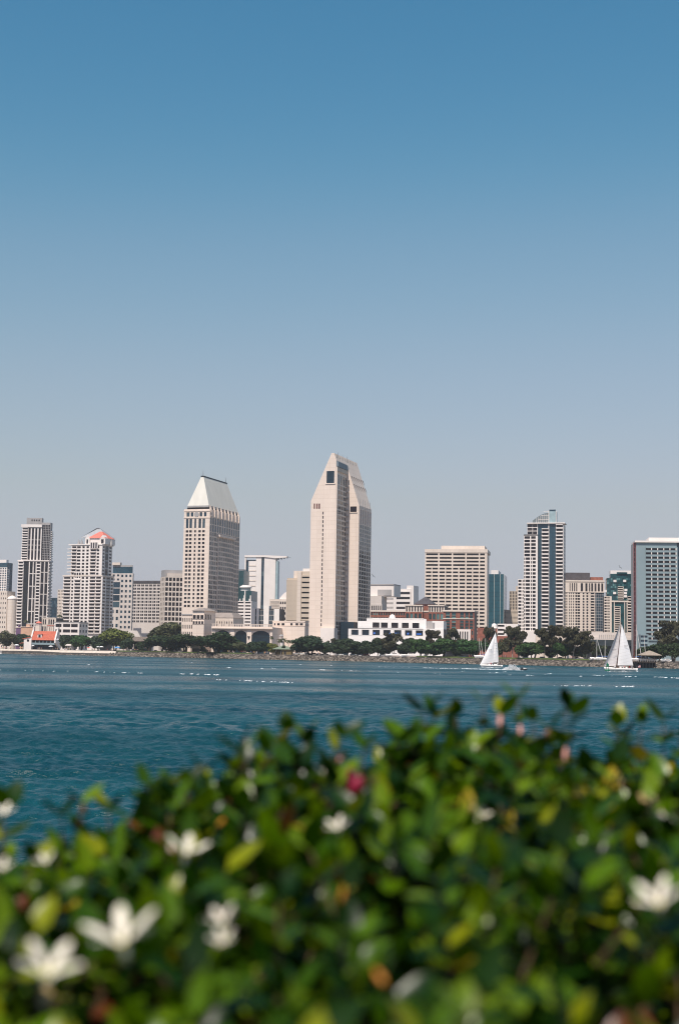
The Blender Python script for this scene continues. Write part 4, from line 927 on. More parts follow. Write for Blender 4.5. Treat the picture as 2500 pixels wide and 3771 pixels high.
# ================================================================== trees
def leaf_mat(name, c, v=.35):
    m = bpy.data.materials.new(name); m.use_nodes = True; n = m.node_tree; p = n.nodes['Principled BSDF']; p.inputs['Roughness'].default_value = .6
    p.inputs['Specular IOR Level'].default_value = .25
    ge = n.nodes.new('ShaderNodeNewGeometry'); oi = n.nodes.new('ShaderNodeObjectInfo'); hs = n.nodes.new('ShaderNodeHueSaturation'); hs.inputs['Color'].default_value = (*c, 1)
    a = n.nodes.new('ShaderNodeMapRange'); a.inputs[3].default_value = 1 - v; a.inputs[4].default_value = 1 + v * 1.4
    b = n.nodes.new('ShaderNodeMapRange'); b.inputs[3].default_value = .485; b.inputs[4].default_value = .515
    n.links.new(ge.outputs['Random Per Island'], a.inputs[0]); n.links.new(a.outputs[0], hs.inputs['Value']); n.links.new(oi.outputs['Random'], b.inputs[0]); n.links.new(b.outputs[0], hs.inputs['Hue'])
    tr = n.nodes.new('ShaderNodeBsdfTranslucent'); mx = n.nodes.new('ShaderNodeMixShader'); mx.inputs[0].default_value = .2
    n.links.new(hs.outputs[0], p.inputs['Base Color']); n.links.new(hs.outputs[0], tr.inputs[0])
    n.links.new(p.outputs[0], mx.inputs[1]); n.links.new(tr.outputs[0], mx.inputs[2]); n.links.new(mx.outputs[0], n.nodes['Material Output'].inputs[0]); return m
LM = {'fig': leaf_mat('fig_leaves', (.026, .046, .013)), 'green': leaf_mat('green_leaves', (.035, .080, .018)), 'euc': leaf_mat('eucalyptus_leaves', (.060, .054, .026)),
      'olive': leaf_mat('olive_leaves', (.070, .075, .030)), 'lime': leaf_mat('yellow_green_leaves', (.13, .14, .028)), 'dark': leaf_mat('dark_leaves', (.030, .050, .020)), 'palm': leaf_mat('palm_fronds', (.06, .07, .025))}
BARK = mat('bark', (.16, .12, .09), var=.2, scale=2); PBARK = mat('pale_bark', (.50, .43, .36), var=.2, scale=1.5)
def crown_mesh(kind, seed):
    """unit crown: x,y in -.5...5, z in 0..1"""
    r = np.random.default_rng(seed); L = []
    if kind in ('fig', 'dark', 'green', 'lime', 'olive'):
        flat = kind == 'fig'
        for i in range(18 if not flat else 26):
            a = r.random() * 6.28; q = r.random() ** .55 * .34; z = .22 + .54 * r.random() ** .8 * (1 - q * 1.1)
            L.append((q * math.cos(a), q * math.sin(a), z, .15 + .08 * r.random()))
        L.append((0, 0, .55, .24))
        if flat: L = [(x * 1.12, y * 1.12, .20 + (z - .22) * 1.02, s) for x, y, z, s in L]
    elif kind == 'euc':
        for i in range(30):
            a = r.random() * 6.28; z = .24 + .66 * r.random(); q = r.random() ** .7 * .36 * (1 - abs(z - .6)); L.append((q * math.cos(a), q * math.sin(a), z, .055 + .09 * r.random() ** 1.5))
    N = {'euc': 4200, 'olive': 4200}.get(kind, 5600); ws = np.array([l[3] ** 2 for l in L]); ws /= ws.sum()
    ch = r.choice(len(L), N, p=ws); LA = np.array(L)[ch]
    d = r.normal(size=(N, 3)); d /= np.linalg.norm(d, axis=1)[:, None]; rad = LA[:, 3:4] * (.55 + .5 * r.random((N, 1)) ** .5)
    c = LA[:, :3] + d * rad * np.array([1, 1, .9 if kind != 'fig' else .7])
    sz = (.016 + .02 * r.random((N, 1))) * (1 if kind != 'fig' else .85)
    nn = d + r.normal(size=(N, 3)) * .55; nn /= np.linalg.norm(nn, axis=1)[:, None]
    a = np.cross(nn, r.normal(size=(N, 3))); a /= np.linalg.norm(a, axis=1)[:, None]; b = np.cross(nn, a)
    if kind == 'euc': a = a * .6; b = b + np.array([0, 0, -.5])
    V = np.stack([c - a * sz - b * sz * .6, c + a * sz * .9 - b * sz, c + a * sz * 1.1 + b * sz * .8, c - a * sz * .7 + b * sz * 1.1], 1)
    V[:, :, 2] = np.clip(V[:, :, 2], 0, 1.02)
    return np_mesh('crown_' + kind, V.reshape(-1, 3), np.arange(N * 4).reshape(N, 4), LM[kind])
def trunk_mesh(kind, seed):
    rr = random.Random(seed); b = MB(); n = {'fig': 4, 'green': 3, 'euc': 3}.get(kind, 2); r0 = .028 if kind != 'euc' else .016
    for i in range(n):
        a = rr.random() * 6.28; x, y = .03 * math.cos(a) * n / 2, .03 * math.sin(a) * n / 2; z = 0; rad = r0; ln = .24 if kind != 'euc' else .3
        dx, dy = math.cos(a) * .05, math.sin(a) * .05
        for j in range(3):
            nx, ny, nz = x + dx * (1 + j * .6) + rr.uniform(-.02, .02), y + dy * (1 + j * .6), z + ln
            b.tube((x, y, z), (nx, ny, nz), rad, rad * .68, 6)
            if j: b.tube((nx, ny, nz), (nx + rr.uniform(-.16, .16), ny + rr.uniform(-.16, .16), min(nz + .2, .85)), rad * .5, rad * .15, 5)
            x, y, z, rad = nx, ny, nz, rad * .68
            ln *= .85
    return b.mesh('trunk_' + kind, PBARK if kind == 'euc' else BARK, True)
CM = {k: [crown_mesh(k, s * 7 + i) for i in range(3 if k in ('fig', 'green', 'euc', 'dark') else 2)] for s, k in enumerate(('fig', 'green', 'euc', 'olive', 'lime', 'dark'))}
TM = {k: [trunk_mesh(k, i) for i in range(2)] for k in CM}
def tree(kind, px, top, wpx, off, label, name=None, group='trees of the far waterfront park', basepx=None):
    p, Y = shore_pt(px, off); h = W(px, top, Y).z - GZ; w_ = wpx / FPX * Y
    t = empty(name or {'fig': 'fig_tree', 'euc': 'eucalyptus_tree', 'lime': 'broadleaf_tree'}.get(kind, 'broadleaf_tree'), p, label, 'tree', group, rz=random.uniform(-.6, .6))
    i = random.randrange(9)
    link('crown', CM[kind][i % len(CM[kind])], t, (0, 0, h * .07), (0, 0, random.random() * 6.28), (w_ * (1.8 if kind == 'euc' else 1.35), w_ * 1.35, h * .99))
    link('trunk', TM[kind][i % 2], t, scale=(max(w_, h * .5), max(w_, h * .5), h)); return t
TR = [
 ('olive', 22, 2318, 60, 22, 'olive green bushy tree at the left end of the park, below the domed beige block'),
 ('dark', 84, 2328, 60, 60, 'dark tree immediately behind the left wing of the red-tiled house'),
 ('dark', 247, 2333, 52, 22, 'smaller dark tree directly right of the red-tiled house'),
 ('green', 300, 2328, 74, 20, 'dark green rounded tree second to the right of the red-tiled house'),
 ('dark', 362, 2336, 52, 24, 'dark narrow tree left of the yellow-green tree, above the white parasols'),
 ('lime', 425, 2306, 105, 40, 'tall yellow-green tree, the brightest crown of the park'),
 ('dark', 470, 2345, 46, 30, 'small dark tree between the yellow-green tree and the brown shingle roof'),
 ('olive', 618, 2280, 124, 70, 'largest grey-green domed tree rising in front of the cream chamfered office block'),
 ('fig', 590, 2325, 112, 24, 'dark fig tree beside the brown shingle roof, above the pink canopy'),
 ('fig', 684, 2322, 112, 20, 'dark flat-topped fig tree directly below the cream hotel pavilion'),
 ('fig', 800, 2318, 142, 18, 'broad flat-topped fig tree with pale forked trunks, left of the arched windows'),
 ('olive', 884, 2362, 70, 24, 'low olive tree below the left arched window'),
 ('dark', 950, 2357, 68, 22, 'low dark tree below the wider arched window'),
 ('lime', 1003, 2364, 40, 18, 'small yellowish tree leaning at the left of the green-roofed hut'),
 ('dark', 1142, 2332, 138, 20, 'large solitary domed fig tree right of the green-roofed hut'),
 ('dark', 1218, 2368, 56, 24, 'small dull tree just right of the large domed fig'),
 ('euc', 1228, 2352, 40, 44, 'thin reddish tree behind the foot of the tallest tower'),
 ('dark', 1278, 2343, 92, 20, 'dark round tree below the left end of the white terrace building'),
 ('dark', 1345, 2352, 58, 26, 'dark tree under the third opening of the white terrace building'),
 ('dark', 1388, 2340, 66, 18, 'dark green tree with a thick trunk under the middle of the terrace building'),
 ('euc', 1448, 2333, 80, 22, 'broad brownish tree above the long white boat hull'),
 ('dark', 1505, 2342, 56, 24, 'dark gnarled tree between brownish tree and bright green crown'),
 ('green', 1548, 2340, 62, 18, 'mid green tree left of the pair of bright green trees'),
 ('euc', 1594, 2325, 54, 50, 'sparse yellowish tree before the blank right end of the white terrace building'),
 ('green', 1628, 2342, 98, 16, 'bright green spreading tree, left of the bright pair'),
 ('euc', 1668, 2320, 66, 48, 'brown crown rising behind the bright green pair, below the brick wing'),
 ('green', 1738, 2343, 82, 16, 'bright green round tree, right of the bright pair, beside the left sailboat'),
 ('euc', 1797, 2312, 46, 46, 'thin brown tree behind the left sailboat mast'),
 ('olive', 1846, 2350, 40, 34, 'small olive tree right of the left sailboat sail'),
 ('euc', 1884, 2310, 62, 18, 'tall eucalyptus with white trunk, nearest right of the left sailboat'),
 ('euc', 1914, 2326, 46, 20, 'shorter eucalyptus with leaning pale trunk, second right of the left sailboat'),
 ('green', 1962, 2353, 96, 16, 'low bright green tree in front of the blue stepped high-rise'),
 ('euc', 2002, 2316, 66, 24, 'brown eucalyptus in front of the pale podium of the blue stepped high-rise'),
 ('euc', 2048, 2310, 62, 22, 'tall brown eucalyptus right of the low bright green tree'),
 ('green', 2078, 2352, 62, 20, 'half hidden dark green tree between brown eucalyptus trees'),
 ('euc', 2104, 2314, 92, 18, 'broad brown eucalyptus below the rounded beige apartment block'),
 ('euc', 2154, 2326, 74, 20, 'rightmost brown eucalyptus of the clump, left of the big sailboat'),
 ('dark', 2206, 2372, 44, 40, 'low dark shrubby tree behind the slanting mast left of the big sailboat'),
 ('dark', 2352, 2388, 34, 30, 'small green bushy tree right of the red mast'),
 ('fig', 2418, 2362, 118, 34, 'wide dark green tree behind the square-hipped shelter'),
 ('fig', 2478, 2352, 84, 22, 'dark green tree at the right edge behind parked boats'),
 ('euc', 2478, 2290, 116, 60, 'tall brown tree in front of the teal hotel at the right edge'),
]
for a in TR: tree(*a[:5], label=a[5])
for (px, top, wp, lab) in ((528, 2376, 34, 'low shrub left of the pale pink parasol'), (640, 2380, 40, 'low shrub between the dark fig trees'), (742, 2378, 40, 'low shrub right of the steep shingle kiosk'), (846, 2376, 40, 'low shrub below the far left arched window'), (918, 2374, 36, 'low shrub between the low olive tree and the low dark tree'), (1246, 2380, 30, 'low shrub left of the dark round tree'), (1315, 2374, 36, 'low shrub right of the dark round tree'), (1420, 2372, 36, 'low shrub right of the thick-trunked tree'),
        (1482, 2370, 40, 'low shrub right of the broad brownish tree'), (1584, 2368, 38, 'low shrub left of the bright green spreading tree'), (1684, 2366, 44, 'low shrub between the two bright green trees'), (1822, 2374, 34, 'low shrub behind the stern of the smaller sailboat'), (1928, 2376, 40, 'low shrub left of the low bright green tree'), (2024, 2376, 44, 'low shrub below the two brown eucalyptus crowns'), (2130, 2380, 44, 'low shrub below the rightmost brown eucalyptus'), (2262, 2384, 60, 'low shrub hidden partly by the larger sailboat sails')):
    tt_ = tree('dark', px, top, wp, 38, lab, name='shrub', group='low shrubs of the waterfront'); tt_['category'] = 'shrub'
# palms
def frond_mesh():
    b = MB(); rr = random.Random(4)
    for k in range(17):
        a = k * 2.4; el = rr.uniform(-.5, 1.1); pts = []
        for j in range(5):
            t = j / 4; r_ = t * .5 * math.cos(el * .6); z = t * .34 * el - .34 * t * t; pts.append(Vector((r_ * math.cos(a), r_ * math.sin(a), z)))
        s = Vector((-math.sin(a), math.cos(a), 0))
        for j in range(4):
            w0, w1 = .07 * math.sin(math.pi * (j / 4 * .85 + .1)), .07 * math.sin(math.pi * ((j + 1) / 4 * .85 + .1))
            b.poly([pts[j] - s * w0 - Vector((0, 0, .03)), pts[j], pts[j + 1], pts[j + 1] - s * w1 - Vector((0, 0, .03))]); b.poly([pts[j] + s * w0 - Vector((0, 0, .03)), pts[j + 1] + s * w1 - Vector((0, 0, .03)), pts[j + 1], pts[j]])
    return b.mesh('palm_crown', LM['palm'])
FM = frond_mesh(); b = MB(); b.tube((0, 0, 0), (0, 0, 1), .035, .022, 6); PT = b.mesh('palm_trunk', BARK)
for (px, top, wp, off, lab) in ((1030, 2352, 22, 46, 'low palm in front of the small lantern cupola'), (1046, 2350, 24, 50, 'palm immediately right of the small lantern cupola'), (1062, 2356, 20, 44, 'shorter palm between the cupola and the domed fig'),
        (1078, 2358, 20, 40, 'palm with drooping fronds at the left edge of the domed fig'), (218, 2262, 20, 118, 'tall palm in the gap left of the white low podium'), (94, 2282, 20, 118, 'tall palm before the left condominium tower'), (1000, 2345, 14, 50, 'small palm under the wall lamp right of the arched window'),
        (2188, 2378, 22, 30, 'low palm beside the slanting mast left of the big sailboat'), (2226, 2376, 22, 30, 'low palm directly behind the jib of the big sailboat')):
    p, Y = shore_pt(px, off); h = W(px, top, Y).z - GZ; w_ = wp / FPX * Y * 1.3; t = empty('palm_tree', p, lab, 'palm', 'palms of the waterfront')
    link('crown', FM, t, (0, 0, h - w_ * .1), (0, 0, random.random() * 6), (w_, w_, w_)); link('trunk', PT, t, scale=(6, 6, h))

hz = MB(); hz.cbox(-30500, 30500, -400, 60000, -2.5, 190); HZ = hz.build('haze', bpy.data.materials.new('haze_air')); tag(HZ, kind='stuff')
hm = HZ.data.materials[0]; hm.use_nodes = True; hm.node_tree.nodes.clear(); vo = hm.node_tree.nodes.new('ShaderNodeVolumePrincipled'); ho = hm.node_tree.nodes.new('ShaderNodeOutputMaterial')
vo.inputs['Color'].default_value = (.92, .94, 1, 1); vo.inputs['Density'].default_value = .00007; vo.inputs['Anisotropy'].default_value = .1; hm.node_tree.links.new(vo.outputs[0], ho.inputs['Volume'])
# ================================================================== park buildings
def fbox(b, x0, x1, y0, y1, z0, z1): b.cbox(x0, x1, y0, y1, z0, z1)
# red tiled house
p0, Y = shore_pt(118, 24); k = Y / FPX
t = empty('harbour_house', p0, 'white house with bright red tiled roof, dark veranda and one dormer on the left waterfront', 'house', rz=R(-8))
sx = lambda c: (c * .16582 - 118) * k     # crop 3 of the second set: x*0.16582
hz = lambda c: (W(118, 2280 + c * .16582, Y).z) - GZ
x0, x1 = sx(700), sx(1222); zr, ze = hz(262), hz(462)
b = MB(); b.cbox(x0, x1, 3, 11, 0, ze - .1); b.cbox(x0, x1, 2.2, 3, 0, .4); b.build('wall', DARK, t)
b = MB(); b.prism([(x0, -.4, ze), (x0, 5.2, zr), (x0, 11, ze), (x0, 10.6, ze - .15), (x0, 5.2, zr - .35), (x0, -.1, ze - .2)], (x1 - x0, 0, 0)); rf = b.build('roof', REDTILE, t)
for xx in (x0 - 1.1, x1 + .02):
    b = MB(); b.prism([(xx, -.3, 0 if xx < x0 else ze - 2), (xx, 11, 0), (xx, 11, ze + .6), (xx, 6.2, zr + .9), (xx, 4.4, zr + .9), (xx, -.3, ze + .5)], (1.05, 0, 0)); b.build('gable_wall', WHITE, t)
    b = MB(); b.cbox(xx + .05, xx + 1.0, 4.5, 6.1, zr + .9, zr + 3.0); b.build('chimney', WHITE, t)
xd = sx(868); b = MB(); b.cbox(xd - 1.6, xd + 1.6, 1.2, 4.4, ze + 1.6, ze + 4.3); b.build('dormer', WHITE, rf); b = MB(); b.cbox(xd - .9, xd + .8, 1.1, 1.3, ze + 1.9, ze + 3.9); b.build('dormer_window', DARK, rf)
b = MB(); b.cbox(xd - 1.9, xd + 1.9, 1.0, 4.4, ze + 4.3, ze + 4.6); b.build('dormer_roof', REDTILE, rf)
for j in range(7): xx = x0 + (x1 - x0) * j / 6; b = MB(); b.cbox(xx - .22, xx + .22, .2, .6, hz(560), ze - .2); b.build('veranda_post', TEALW, t)
b = MB(); b.cbox(x0, x1, 0.1, 3, hz(565), hz(548)); b.cbox(x0, x1, .1, .2, hz(548), hz(548) + .9); b.build('balcony', TEALW, t)
for j in range(6): xx = x0 + (x1 - x0) * (j + .3) / 6; b = MB(); b.cbox(xx, xx + 1.9, 2.9, 3.1, hz(545), ze - .8); b.build('window', GB, t)
w0, w1 = sx(522), sx(690); b = MB(); b.prism([(w0, 0, 0), (w1, 0, 0), (w1, 0, hz(400)), (w0, 0, hz(440))], (0, 9, 0)); b.build('wing', WHITE, t)
b = MB(); b.prism([(sx(492), -.5, hz(448)), (w1, -.5, hz(404)), (w1, -.5, hz(390)), (sx(492), -.5, hz(436))], (0, 10, 0)); b.build('wing_roof', REDTILE, t)
b = MB(); b.tube((sx(618), .1, hz(475)), (sx(618), -.12, hz(475)), .95, n=14); b.build('window', GD, t)
b = MB(); b.prism([(sx(408), 1, hz(545)), (w0, 1, hz(528)), (w0, 1, hz(515)), (sx(408), 1, hz(538))], (0, 6, 0)); b.build('porch_roof', REDTILE, t)
# hexagon tower, bell tower, peach annex of the village behind
for (nm, xa, xb, ytop, yr, off, cat, lab) in (('round_pavilion', 770, 925, 130, 45, 60, 'pavilion', 'small peach tower with coral conical cap directly behind the red-tiled roof'), ('bell_tower', 1042, 1175, 150, 138, 58, 'tower', 'little pink bell tower with one arched opening behind the red-tiled roof')):
    px = (xa + xb) / 2 * .16582; p1, Y1 = shore_pt(px, off); hw = (xb - xa) / 2 * .16582 / FPX * Y1; hh = lambda c: W(px, 2280 + c * .16582, Y1).z - GZ
    t = empty(nm, p1, lab, cat)
    if nm[0] == 'r':
        b = MB(); b.lathe([(hw, 0), (hw, hh(135)), (hw * .72, hh(130)), (hw * .72, hh(85))], 10); b.build('wall', CREAM, t); b = MB(); b.lathe([(hw * 1.05, hh(88)), (hw * .5, hh(62)), (.05, hh(40))], 10); b.build('roof', CORALTILE, t)
        b = MB(); b.lathe([(hw * 1.08, hh(140)), (hw * .72, hh(128))], 10); b.build('ledge', WHITE, t)
    else:
        b = MB(); b.cbox(-hw, -hw * .35, 0, 3, 0, hh(ytop)); b.cbox(hw * .35, hw, 0, 3, 0, hh(ytop)); b.cbox(-hw * .35, hw * .35, .02, 3, 0, hh(262)); b.cbox(-hw * .35, hw * .35, .02, 3, hh(180), hh(ytop) - .02); b.build('wall', CREAM, t)
        b = MB(); b.cbox(-hw * 1.1, hw * 1.1, -.3, 3.3, hh(ytop), hh(yr)); b.build('roof', CORALTILE, t)
for (xa, xb, yt, off, mt, lab) in ((345, 450, 190, 90, PURP, 'purple walled low shop block left of the peach shop'), (452, 765, 175, 84, mat('peach_render', (.60, .37, .25), var=.08), 'peach low shop block behind the red-tiled house')):
    px = (xa + xb) / 2 * .16582; p1, Y1 = shore_pt(px, off); hw = (xb - xa) / 2 * .16582 / FPX * Y1; h = W(px, 2280 + yt * .16582, Y1).z - GZ
    t = empty('shop_building', p1, lab, 'building'); b = MB(); b.cbox(-hw, hw, 0, 10, 0, h); b.cbox(-hw * .3, hw * .2, 1, 7, h, h + 2.2); b.build('wall', mt, t); b = MB(); b.cbox(-hw - .4, hw + .4, -.4, 10.4, h, h + .35); b.build('parapet', CREAM, t)
    for j in range(3): b = MB(); b.cbox(-hw * .7 + j * hw * .6, -hw * .7 + j * hw * .6 + 1.2, -.08, .1, h * .5, h * .5 + 1.6); b.build('window', GD, t)
# shingle roofs
SHING = mat('brown_shingle', (.17, .135, .11), var=.2, scale=1)
def hut(name, px0, px1, ytop, yeave, off, label, cat, roofm, wallm, open_=False, rfrac=.5, rz=0):
    px = (px0 + px1) / 2; p1, Y1 = shore_pt(px, off); hw = (px1 - px0) / 2 / FPX * Y1; zt, ze = W(px, ytop, Y1).z - GZ, W(px, yeave, Y1).z - GZ; dd = hw * .9
    t = empty(name, p1, label, cat, rz=rz); b = MB(); r_ = hw * rfrac
    P = [(-hw, -dd, ze), (hw, -dd, ze), (hw, dd, ze), (-hw, dd, ze)]; Q = [(-r_, -.4, zt), (r_, -.4, zt), (r_, .4, zt), (-r_, .4, zt)]
    for k in range(4): b.poly([P[k], P[(k + 1) % 4], Q[(k + 1) % 4], Q[k]])
    b.poly(Q); b.poly(P[::-1]); b.cbox(-hw, hw, -dd, dd, ze - .3, ze - .02); b.build('roof', roofm, t)
    if open_:
        for x in (-.82, -.3, .3, .82):
            for y in (-.8, .8): b = MB(); b.cbox(hw * x - .18, hw * x + .18, dd * y - .18, dd * y + .18, 0, ze - .3); b.build('post', wallm, t)
        b = MB(); b.cbox(-hw * .7, hw * .7, -.3, .3, .4, .5); b.cbox(-hw * .7, hw * .7, .25, .35, .5, 1.0); b.build('bench', PALE, t)
    else:
        b = MB(); b.cbox(-hw * .1, hw * .86, -dd * .85, dd * .85, 0, ze - .3); b.cbox(-hw * .8, -hw * .1, dd * .2, dd * .85, 0, ze - .3); b.build('wall', wallm, t)
        for x in (-.84, -.45): b = MB(); b.cbox(hw * x - .12, hw * x + .12, -dd * .85, -dd * .85 + .25, 0, ze - .3); b.build('post', wallm, t)
        b = MB(); b.cbox(hw * .05, hw * .25, -dd * .85 - .06, -dd * .85 + .1, 0, 2.1); b.build('door', DARK, t)
GREENR = mat('weathered_green_roof', (.20, .235, .17), var=.12, scale=1)
hut('park_hut', 1005, 1084, 2376, 2390, 14, 'small park hut with weathered green hipped roof behind leaning white trunks', 'hut', GREENR, mat('ochre_wall', (.17, .125, .055), var=.1), rfrac=.05)
hut('picnic_shelter', 2352, 2427, 2396, 2412, 6, 'open sided picnic shelter with brown hipped shingle roof at the right end of the shore', 'shelter', mat('tan_shingle', (.33, .27, .21), var=.12, scale=1.2), mat('dark_post', (.06, .05, .04)), open_=True, rfrac=.06)
hut('shingle_building', 484, 560, 2345, 2361, 46, 'brown shingle roofed restaurant building left of the dark fig trees', 'building', SHING, mat('dark_timber', (.06, .045, .035)), rfrac=.75)
hut('shingle_building', 455, 520, 2322, 2345, 75, 'pale hipped roof building half hidden behind the yellow-green tree', 'building', mat('pale_shingle', (.42, .37, .33), var=.1), PALE, rfrac=.5)
hut('shingle_building', 702, 738, 2362, 2386, 24, 'small steep shingle roofed kiosk between dark fig trunks', 'kiosk', mat('tan_shingle', (0, 0, 0)), mat('dark_timber', (0, 0, 0)), rfrac=.2)
hut('ticket_kiosk', 243, 280, 2372, 2377, 16, 'low glass sided kiosk with flat pale roof under the trees right of the house', 'kiosk', PALE, GREYW, rfrac=.8)
# leaning white trunk trees in front of hut
for (px, dx, top, lab) in ((1008, 2.1, 2389, 'thin leaning white trunk, left one before the green-roofed hut'), (1033, 1.1, 2382, 'thin leaning white trunk with tiny dark crown, right one before the green-roofed hut')):
    p1, Y1 = shore_pt(px, 8); h = W(px, top, Y1).z - GZ; t = empty('young_tree', p1, lab, 'tree', 'leaning white trunks before the hut')
    b = MB(); b.tube((0, 0, 0), (dx * .55, 0, h * .5), .26, .2, 6); b.tube((dx * .55, 0, h * .5), (dx, 0, h), .2, .14, 6); b.build('trunk', PBARK, t, True)
    if px > 1010: link('crown', CM['dark'][0], t, (dx + .9, 0, h - 1.2), scale=(2.6, 2.2, 2.6))
# pier under the shelter
p1, Y1 = shore_pt(2370, -1); t = empty('timber_jetty', (p1.x, p1.y - 4, 0), 'dark timber jetty deck with piles standing in the water below the shelter', 'jetty')
hw = 37 / FPX * Y1; b = MB(); b.cbox(-hw, hw, -1, 14, GZ - .5, GZ - .1); b.build('deck', mat('dark_timber', (0, 0, 0)), t)
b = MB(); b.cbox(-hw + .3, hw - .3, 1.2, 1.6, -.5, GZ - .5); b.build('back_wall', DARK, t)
for j in range(7):
    for yy in (-.6, .6): b = MB(); x = -hw + .5 + j * (2 * hw - 1) / 6; b.tube((x, yy, -1.5), (x, yy, GZ - .5), .22, n=8); b.build('pile', DARK, t)
b = MB(); b.cbox(-hw, hw, -.95, -.85, GZ + .75, GZ + .85); [b.cbox(-hw + j * 2 * hw / 9 - .05, -hw + j * 2 * hw / 9 + .05, -.95, -.85, GZ - .1, GZ + .75) for j in range(10)]; b.build('railing', PALE, t)

# ================================================================== sailboats
SAILW = mat('white_sailcloth', (.84, .81, .80), rough=.6, var=.02, scale=.5); SAILSH = mat('shaded_sailcloth', (.66, .61, .60), rough=.6, var=.03, scale=.5)  # second cloth: white sail with the jib's shade put into its colour
HULLW = mat('white_gelcoat', (.80, .76, .72), rough=.25, var=.02); MASTB = mat('varnished_mast', (.09, .035, .025), rough=.4); TEAK = mat('teak', (.20, .09, .05)); SKIN = mat('skin', (.48, .28, .2), var=.03)
def hull_mesh(Lh, bw, fb_bow, fb_st, m):
    b = MB(); N = 16; prof = []
    for i in range(N + 1):
        t = i / N; hb = bw / 2 * (math.sin(math.pi * min(1, t * 1.0) * .5 + 0) ** .9 if t < .55 else 1 - .35 * ((t - .55) / .45) ** 1.6) if t > 0 else .02
        if t < .55: hb = bw / 2 * math.sin(math.pi / 2 * (t / .55)) ** .85 if t > 0 else .03
        fb = fb_bow + (fb_st - fb_bow) * t - .22 * math.sin(math.pi * t); xo = .9 * (1 - t) ** 3; xs = -.5 * t ** 6
        x = t * Lh
        prof.append([(x, -hb, fb), (x + xo * .3 + xs * .3, -hb * .96, fb * .5), (x + xo * .8 + xs, -hb * .72, 0), (x + xo + xs * 1.5, -hb * .2, -.35), (x + xo + xs * 1.5, hb * .2, -.35), (x + xo * .8 + xs, hb * .72, 0), (x + xo * .3 + xs * .3, hb * .96, fb * .5), (x, hb, fb)])
    i0 = len(b.v)
    for pr in prof: b.v.extend(pr)
    for i in range(N):
        for j in range(7):
            a = i0 + i * 8 + j; b.f.append((a, a + 8, a + 9, a + 1)); b.mi.append(0)
        a = i0 + i * 8; b.f.append((a, a + 7, a + 15, a + 8)); b.mi.append(0)
    b.f.append(tuple(i0 + N * 8 + j for j in range(8))); b.mi.append(0)
    return b.mesh('hull', m, True)
def sail_mesh(P0, P1, P2, belly, m, n=14):
    """P0 foot front, P1 head, P2 clew"""
    P0, P1, P2 = map(Vector, (P0, P1, P2)); b = MB(); nrm = (P2 - P0).cross(P1 - P0).normalized(); rows = []
    for side in (0, .03):
        i0 = len(b.v)
        for i in range(n + 1):
            t = i / n
            for j in range(n + 1):
                s = j / n; A = P0.lerp(P1, t); Bq = P2.lerp(P1, t); q = A.lerp(Bq, s); q = q + nrm * (belly * math.sin(math.pi * s ** .8) * math.sin(math.pi * min(1, t * .8 + .15)) + side)
                q = q + (P2 - P0).normalized() * (.35 * s * math.sin(math.pi * t))
                b.v.append(tuple(q))
        for i in range(n):
            for j in range(n): a = i0 + i * (n + 1) + j; b.f.append((a, a + 1, a + n + 2, a + n + 1)); b.mi.append(0)
    return b.mesh('sail', m, True)
